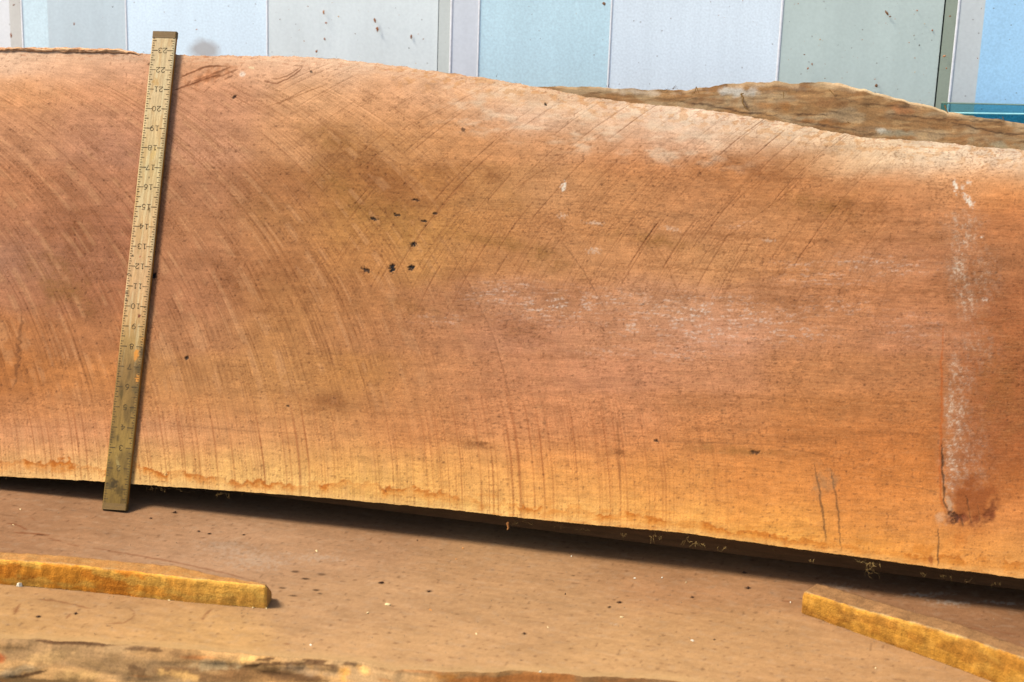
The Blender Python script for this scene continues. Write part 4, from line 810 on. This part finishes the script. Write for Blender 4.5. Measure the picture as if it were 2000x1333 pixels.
# =================================================================== spacer sticks on the lower slab
def stick(label, pts_ft, pts_fb, pts_tb, ncol, palette, seed, rank_end):
    LF = L_FRONT*(.56 if rank_end else 1.0)
    """front top, front bottom (on slab) and back top edges seen; solid with thickness"""
    fb = np.array(pts_fb, float); X0, Y0 = flat_xy(fb[:, 0], fb[:, 1])
    s = np.concatenate([[0], np.cumsum(np.hypot(np.diff(X0), np.diff(Y0)))]); S = np.linspace(0, s[-1], ncol)
    bx, by = np.interp(S, s, X0), np.interp(S, s, Y0)
    ppx, _ = project(np.stack([bx, by, np.full(ncol, ZLOW)], -1))
    tx, ty = (X0[-1]-X0[0])/s[-1], (Y0[-1]-Y0[0])/s[-1]; nx, ny = -ty, tx
    if ny < 0: nx, ny = -nx, -ny
    ft = np.array(pts_ft, float); tb_ = np.array(pts_tb, float)
    yft = np.interp(ppx, ft[:, 0], ft[:, 1])
    # height from the seen top line, vertical plane through the bottom line
    FTz = np.array([hit(np.array(px), np.array(py), (nx, ny, 0), (x, y, 0))[2] for px, py, x, y in zip(ppx, yft, bx, by)])
    FTz = np.convolve(np.pad(FTz, 6, 'edge'), np.ones(13)/13, 'valid')
    ybk = np.interp(ppx, tb_[:, 0], tb_[:, 1])
    wd = []
    for px, py, x, y, z in zip(ppx, ybk, bx, by, FTz):
        P_ = hit(np.array(px), np.array(py), (0, 0, 1), (0, 0, z)); wd.append((P_[0]-x)*nx+(P_[1]-y)*ny)
    wd = np.clip(np.convolve(np.pad(np.array(wd), 6, 'edge'), np.ones(13)/13, 'valid'), .004, .06)
    print('stick', label[:12], 'h', FTz[::40]-ZLOW, 'w', wd[::40])
    er = .004; ed = np.minimum(S, S[-1]-S); rf = 1-np.sqrt(np.clip(1-(1-np.clip(ed/er, 0, 1))**2, 0, 1))
    FTz = FTz-(FTz-ZLOW)*.14*rf
    full = np.maximum(wd.max()*.95, wd)
    prof_n = []
    kf, kt, kb = 14, 12, 6
    rows = []
    for t in np.linspace(0, 1, kf): rows.append((.0022*rf+.0012*max(0, (t-.86)/.14)**2-.0008*math.sin(math.pi*t), ZLOW+.0003+(FTz-ZLOW)*(t-.025*max(0, (t-.9)/.1))))
    for t in np.linspace(0, 1, kt): rows.append((.0022*rf+.0016+(wd-.0016-.0022*rf)*t, FTz-.0003*(t == 0)))
    hb = np.where(full > wd+.001, .5, 1.0)
    for t in np.linspace(0.15, 1, kb): rows.append((wd+(full-wd)*min(1, t*1.6), ZLOW+.0003+(FTz-ZLOW)*(1-t)))
    Wd = np.array([r[0] for r in rows]); Z = np.array([r[1] for r in rows]); n_ = len(rows)
    jit = .0016*(fbm(np.repeat(S[None], n_, 0)*70, np.arange(n_)[:, None]*.07+np.zeros((1, ncol)), seed, 3)-.5)
    P_ = np.stack([bx[None]+nx*(Wd+jit), by[None]+ny*(Wd+jit), Z+jit*.6], -1).reshape(-1, 3)
    kk = np.repeat(np.arange(n_)[:, None], ncol, 1).ravel(); sS = np.repeat(S[None], n_, 0).ravel(); PX, PY = project(P_)
    c_ = np.where((kk < kf)[:, None], alb(palette[0], LF), alb(palette[1], L_FLAT)); q = Paint(PX, PY, c_)
    q.mix(smooth(.45, .6, fbm(sS*16, kk*.12, seed+2, 4))*.6*(kk < kf), alb(palette[2], LF)); q.mix(smooth(.5, .64, fbm(sS*22, kk*.15, seed+4, 4))*.6*(kk < kf), alb(palette[3], LF))
    q.mul(.88+.24*vn(sS*260, kk*.12, seed+6)); q.mul(.9+.2*vn(sS*90, kk*.06, seed+7)); q.mul(.9+.2*vn(PX*.5, PY*.5, seed+8))
    q.mix(smooth(.55, .7, fbm(sS*60, kk*.5, seed+9, 3))*.35*(kk >= kf), alb(palette[4], L_FLAT))
    q.mix(((kk >= kf-1) & (kk <= kf))*smooth(.45, .7, fbm(sS*40, kk*0, seed+10, 3))*.45, alb((238, 200, 140), L_FLAT))
    if rank_end == 0:
        bd = lines(sS*1000+26*(kk/kf), 34, 7, seed+20, .7)*(kk < kf); q.mix(bd*.55, alb((140, 92, 40), LF)); q.mix(smooth(.25, .55, sS)*.45*(kk < kf), alb((206, 128, 44), LF)); q.mix(smooth(.25, .4, sS)*.5*(kk >= kf), alb((214, 164, 96), L_FLAT))
    else:
        q.mix(smooth(sS.max()-.17, sS.max()-.05, sS)*.6*(kk < kf), alb((186, 142, 74), LF))
    q.mix(lines(sS*1000+3*vn(sS*60, kk*.3, seed+31), 3.1, 1.0, seed+21, .6)*.25*(kk < kf), alb((110, 66, 26), LF))
    root = empty('spacer_stick', (bx.mean(), by.mean(), ZLOW)); tag(root, label, 'spacer stick', 'spacer sticks on the lower slab')
    mesh('shaft', P_, grid_faces(n_, ncol), M_STICK, root, col=q.c, smooth_=True)
    for e in (0, ncol-1):
        ring = [tuple(P_[r*ncol+e]) for r in range(n_)]
        mesh('cut_end', ring, [tuple(range(n_))], wood('stick_end', attr=False, color=alb(palette[5], LF), amt=.3, grain=(200, 200, 200)), root, smooth_=False)
    return q, root
stick('short orange stick with tapered end at the left', [(-160, 1088), (0, 1094), (136, 1102.6), (238, 1114.5), (374, 1130), (523, 1145)], [(-160, 1127), (0, 1141), (170, 1156), (306, 1170.5), (442, 1183), (521, 1189)],
      [(-160, 1068), (0, 1079), (102, 1084), (238, 1097.5), (340, 1106), (408, 1123), (523, 1142)], 260, [(176, 112, 40), (222, 150, 78), (150, 84, 24), (172, 132, 66), (236, 180, 110), (150, 108, 62)], 401, 1)
stick('long yellow stick with dark saw bands running to the right corner', [(1560, 1152), (1670, 1187.5), (1806, 1221.5), (1908, 1254), (2000, 1286), (2150, 1338)], [(1564, 1198), (1670, 1235), (1772, 1271), (1874, 1308), (1942, 1333), (2150, 1412)],
      [(1560, 1128), (1598, 1138), (1670, 1160), (1755, 1186), (1840, 1208), (1942, 1245), (2000, 1264), (2150, 1312)], 260, [(198, 136, 58), (190, 134, 82), (214, 154, 76), (164, 102, 40), (150, 100, 56), (186, 130, 60)], 421, 0)
# =================================================================== fibres and chips
def tube(pts, r, sides=5, V=None, F=None):
    pts = [np.asarray(p_, float) for p_ in pts]; n = len(pts); b0 = len(V)
    for k in range(n):
        d = pts[min(k+1, n-1)]-pts[max(k-1, 0)]; d = d/(np.linalg.norm(d)+1e-9)
        a_ = np.cross(d, [0.3, 0.8, 0.5]); a_ /= np.linalg.norm(a_)+1e-9; b_ = np.cross(d, a_)
        rr = r*(1-.6*k/(n-1))
        for j in range(sides):
            t = 2*math.pi*j/sides; V.append(pts[k]+rr*(math.cos(t)*a_+math.sin(t)*b_))
    for k in range(n-1):
        for j in range(sides):
            F.append((b0+k*sides+j, b0+k*sides+(j+1) % sides, b0+(k+1)*sides+(j+1) % sides, b0+(k+1)*sides+j))
def strand(p0, d0, length, curl, n=7):
    pts = [np.array(p0, float)]; d = np.array(d0, float); d /= np.linalg.norm(d)
    for _ in range(n):
        d = d + curl*np.array([random.gauss(0, 1), random.gauss(0, .6), random.gauss(0, 1)]); d /= np.linalg.norm(d)
        pts.append(pts[-1]+d*length/n)
    return pts
fib_pale = plain('fibre_pale', alb((156, 122, 80), L_FRONT), .8); fib_mid = plain('fibre_brown', alb((104, 78, 46), L_FRONT), .85); fib_dark = plain('fibre_dark', alb((86, 62, 40), L_FRONT), .9)
def fibres(parent, px, py, n, ln, mat, depth=.004, spread=6, dirn=(0, -.3, -1), curl=.55, r=.00032, plane_depth=0.0):
    V, F = [], []
    for _ in range(n):
        P_ = hit(np.array(px+random.gauss(0, spread)), np.array(py+random.gauss(0, 1.2)), N_, FACE0-(plane_depth+depth)*N_)
        tube(strand(P_, np.array(dirn)+np.array([random.gauss(0, .6), random.gauss(0, .3), random.gauss(0, .35)]), ln*random.uniform(.35, .9), curl), r*random.uniform(.5, 1.0), 5, V, F)
    tag(mesh('bark_fibre', V, F, mat, parent), kind='stuff')
for px, py, n, ln, m_ in ((152, 938, 2, .006, fib_pale), (12, 932, 3, .006, fib_pale), (300, 951, 12, .010, fib_mid), (318, 953, 8, .008, fib_pale), (340, 954, 5, .008, fib_mid), (432, 961, 8, .010, fib_pale), (441, 962, 5, .012, fib_mid), (475, 963, 3, .006, fib_mid), (375, 957, 4, .006, fib_dark),
                         (1010, 1016, 3, .010, fib_mid), (1035, 1019, 3, .012, fib_mid), (1100, 1026, 6, .010, fib_dark), (1140, 1031, 6, .010, fib_mid), (1215, 1040, 5, .014, fib_mid), (1280, 1046, 6, .016, fib_pale), (1337, 1055, 4, .014, fib_mid), (1357, 1056, 5, .018, fib_pale), (1370, 1060, 4, .014, fib_pale), (1415, 1066, 3, .016, fib_pale),
                         (1582, 1090, 5, .009, fib_pale), (1685, 1094, 8, .014, fib_pale), (1706, 1098, 12, .016, fib_pale), (1700, 1110, 4, .024, fib_mid), (1800, 1118, 6, .008, fib_mid), (1850, 1124, 6, .010, fib_mid), (1890, 1130, 6, .010, fib_dark), (1950, 1136, 6, .010, fib_mid)):
    fibres(lean, px, py+2, n, ln, m_)
for px in range(20, 2000, 34): fibres(lean, px+random.uniform(-12, 12), np.interp(px, [q[0] for q in bot_px], [q[1] for q in bot_px])+2, 3, .004, fib_dark if random.random() < .6 else fib_mid, spread=12)
for px, py, n, ln, m_ in ((965, 150, 1, .012, fib_dark), (1190, 170, 2, .012, fib_dark), (1290, 176, 3, .018, fib_dark), (1310, 176, 3, .016, fib_mid)):
    fibres(lean if px < 1000 else rear, px, py, n, ln, m_, dirn=(.5, -.1, .5) if px > 1000 else (-.4, 0, 1), spread=5, r=.0004, plane_depth=0 if px < 1000 else .14)
twm = plain('twig_bark', alb((140, 104, 58)), .9)
for a_ in ([(1447, 184), (1452, 192), (1450, 200), (1455, 210), (1464, 217)], [(1447, 184), (1453, 183)], [(1360, 170), (1357, 180), (1350, 186)], [(1360, 170), (1366, 184)], [(1620, 176), (1626, 182), (1632, 188)], [(1530, 180), (1531, 194)], [(1845, 206), (1848, 214), (1852, 222)], [(1655, 238), (1662, 242)], [(1958, 229), (1962, 238)]):
    V, F = [], []; tube([hit(np.array(float(q[0])), np.array(float(q[1])), N_, FACE0-.104*N_) for q in a_], .0011 if a_[0][0] in (1447, 1845) else .0006, 5, V, F)
    mesh('twig', V, F, twm, rear)

ORD = 'first second third fourth fifth sixth seventh eighth ninth tenth eleventh twelfth thirteenth fourteenth fifteenth sixteenth seventeenth eighteenth nineteenth twentieth twenty-first twenty-second twenty-third twenty-fourth twenty-fifth twenty-sixth'.split()
def chip(px, py, size, c, label, group, name='wood_chip', cat='wood chip', el=.5, tall=.5):
    if group and 'pale' in group: size *= .78
    x, y = flat_xy(np.array(float(px)), np.array(float(py))); V = []
    k = 6; a0 = random.uniform(0, 6.3)
    for lev, sc_ in ((0, 1.0), (1, .7)):
        for j in range(k):
            t = 2*math.pi*j/k; rr = size*sc_*random.uniform(.6, 1.1)
            u_, v_ = rr*math.cos(t), rr*el*math.sin(t)
            V.append((x+u_*math.cos(a0)-v_*math.sin(a0), y+u_*math.sin(a0)+v_*math.cos(a0), ZLOW+.0002+lev*size*tall*random.uniform(.5, 1.1)))
    Fc = [(j, (j+1) % k, k+(j+1) % k, k+j) for j in range(k)]+[tuple(range(k, 2*k)), tuple(range(k))[::-1]]
    o = mesh(name, V, Fc, c, smooth_=False, loc=(x, y, ZLOW)); tag(o, label, cat, group); return o
c_pale = plain('chip_pale', alb((236, 208, 164), L_FLAT*np.array([.55, .6, .75])), .8); c_white = plain('chip_white', alb((248, 240, 230), L_FLAT*np.array([.55, .6, .75])), .7); c_dark = plain('chip_dark', alb((92, 58, 38), L_FLAT), .9); c_or = plain('chip_orange', alb((206, 140, 84), L_FLAT*np.array([.55, .6, .75])), .8)
chip(39, 1144, .0050, c_white, 'white angular chip lying against the front of the left stick', None, tall=1.2, el=.8)
for n_, (px, py, s_, m_) in enumerate(sorted(((4, 1141, .003, c_pale), (618, 1077, .0036, c_pale), (758, 1182, .0055, c_pale), (718, 1198, .0032, c_pale), (840, 1192, .0032, c_or), (1214, 1206, .0032, c_pale), (1070, 1226, .0024, c_pale), (930, 1239, .0026, c_pale), (607, 1261, .0026, c_white), (1352, 1252, .0032, c_white), (1710, 1306, .0026, c_pale), (1116, 1087, .0018, c_white),
                       (1240, 1130, .0022, c_white), (1293, 1129, .0026, c_white), (904, 1072, .0028, c_or), (891, 1093, .0022, c_or), (1544, 1177, .0022, c_white), (1340, 1138, .0022, c_pale), (330, 1173, .0026, c_pale), (494, 1188, .0026, c_pale), (520, 1189, .0026, c_pale), (452, 1184, .0022, c_or), (1460, 1052, .002, c_pale), (40, 996, .003, c_pale), (26, 1026, .0025, c_pale), (1055, 1313, .003, c_white)), key=lambda q: q[0])):
    chip(px, py, s_, m_, 'tiny pale wood chip on the lower slab, %s pale chip counted from the left' % ORD[n_], 'pale wood chips on the lower slab')
for n_, (px, py, s_) in enumerate(sorted(((745, 1139, .004), (1210, 1177, .0032), (1190, 1186, .0024), (1454, 1119, .003), (1461, 1149, .0036), (1352, 1167, .0028), (1024, 1238, .003), (295, 1013, .0022), (388, 1038, .0022), (409, 1043, .0024), (476, 1045, .002), (342, 1001, .003), (1395, 1250, .0022), (75, 1205, .003), (148, 1199, .003), (838, 1156, .003), (1104, 1161, .002), (815, 1056, .002)), key=lambda q: q[0])):
    chip(px, py, s_, c_dark, 'tiny dark bark crumb on the lower slab, %s dark crumb counted from the left' % ORD[n_], 'dark bark crumbs on the lower slab', 'bark_crumb', 'bark crumb', el=.45, tall=.35)
# one loose shaving below the slab edge
V, F = [], []
tube([hit(np.array(float(a_)), np.array(float(b_)), (0, 1, 0), (0, -.01, 0)) for a_, b_ in ((991, 1021), (992, 1026), (993, 1031), (991, 1035))], .0016, 5, V, F)
o = mesh('wood_shaving', V, F, c_or, loc=tuple(V[0])); tag(o, 'small orange shaving dangling under the middle of the leaning slab', 'wood shaving')
# fine sawdust on the lower slab and the face
V, F = [], []
for _ in range(1500):
    x = random.uniform(-.45, 1.15); y = random.uniform(-.62, .02)
    r = random.choice([.0004, .0006, .0008, .0011]); b0 = len(V); a0 = random.uniform(0, 6)
    for j in range(3): V.append((x+r*math.cos(a0+2.1*j), y+r*.7*math.sin(a0+2.1*j), ZLOW+.0003))
    V.append((x, y, ZLOW+.0003+r*.7)); F += [(b0, b0+1, b0+3), (b0+1, b0+2, b0+3), (b0+2, b0, b0+3)]
V = np.array(V); yy = np.interp(V[:, 0], xs_low, yf_low); F = [f_ for f_ in F if all(V[i_, 1] > yy[i_]+.01 for i_ in f_)]
o = mesh('sawdust', V, F, plain('sawdust_grain', alb((214, 172, 128), L_FLAT), .9), smooth_=False); tag(o, 'fine sawdust scattered over the dusty lower slab', kind='stuff')
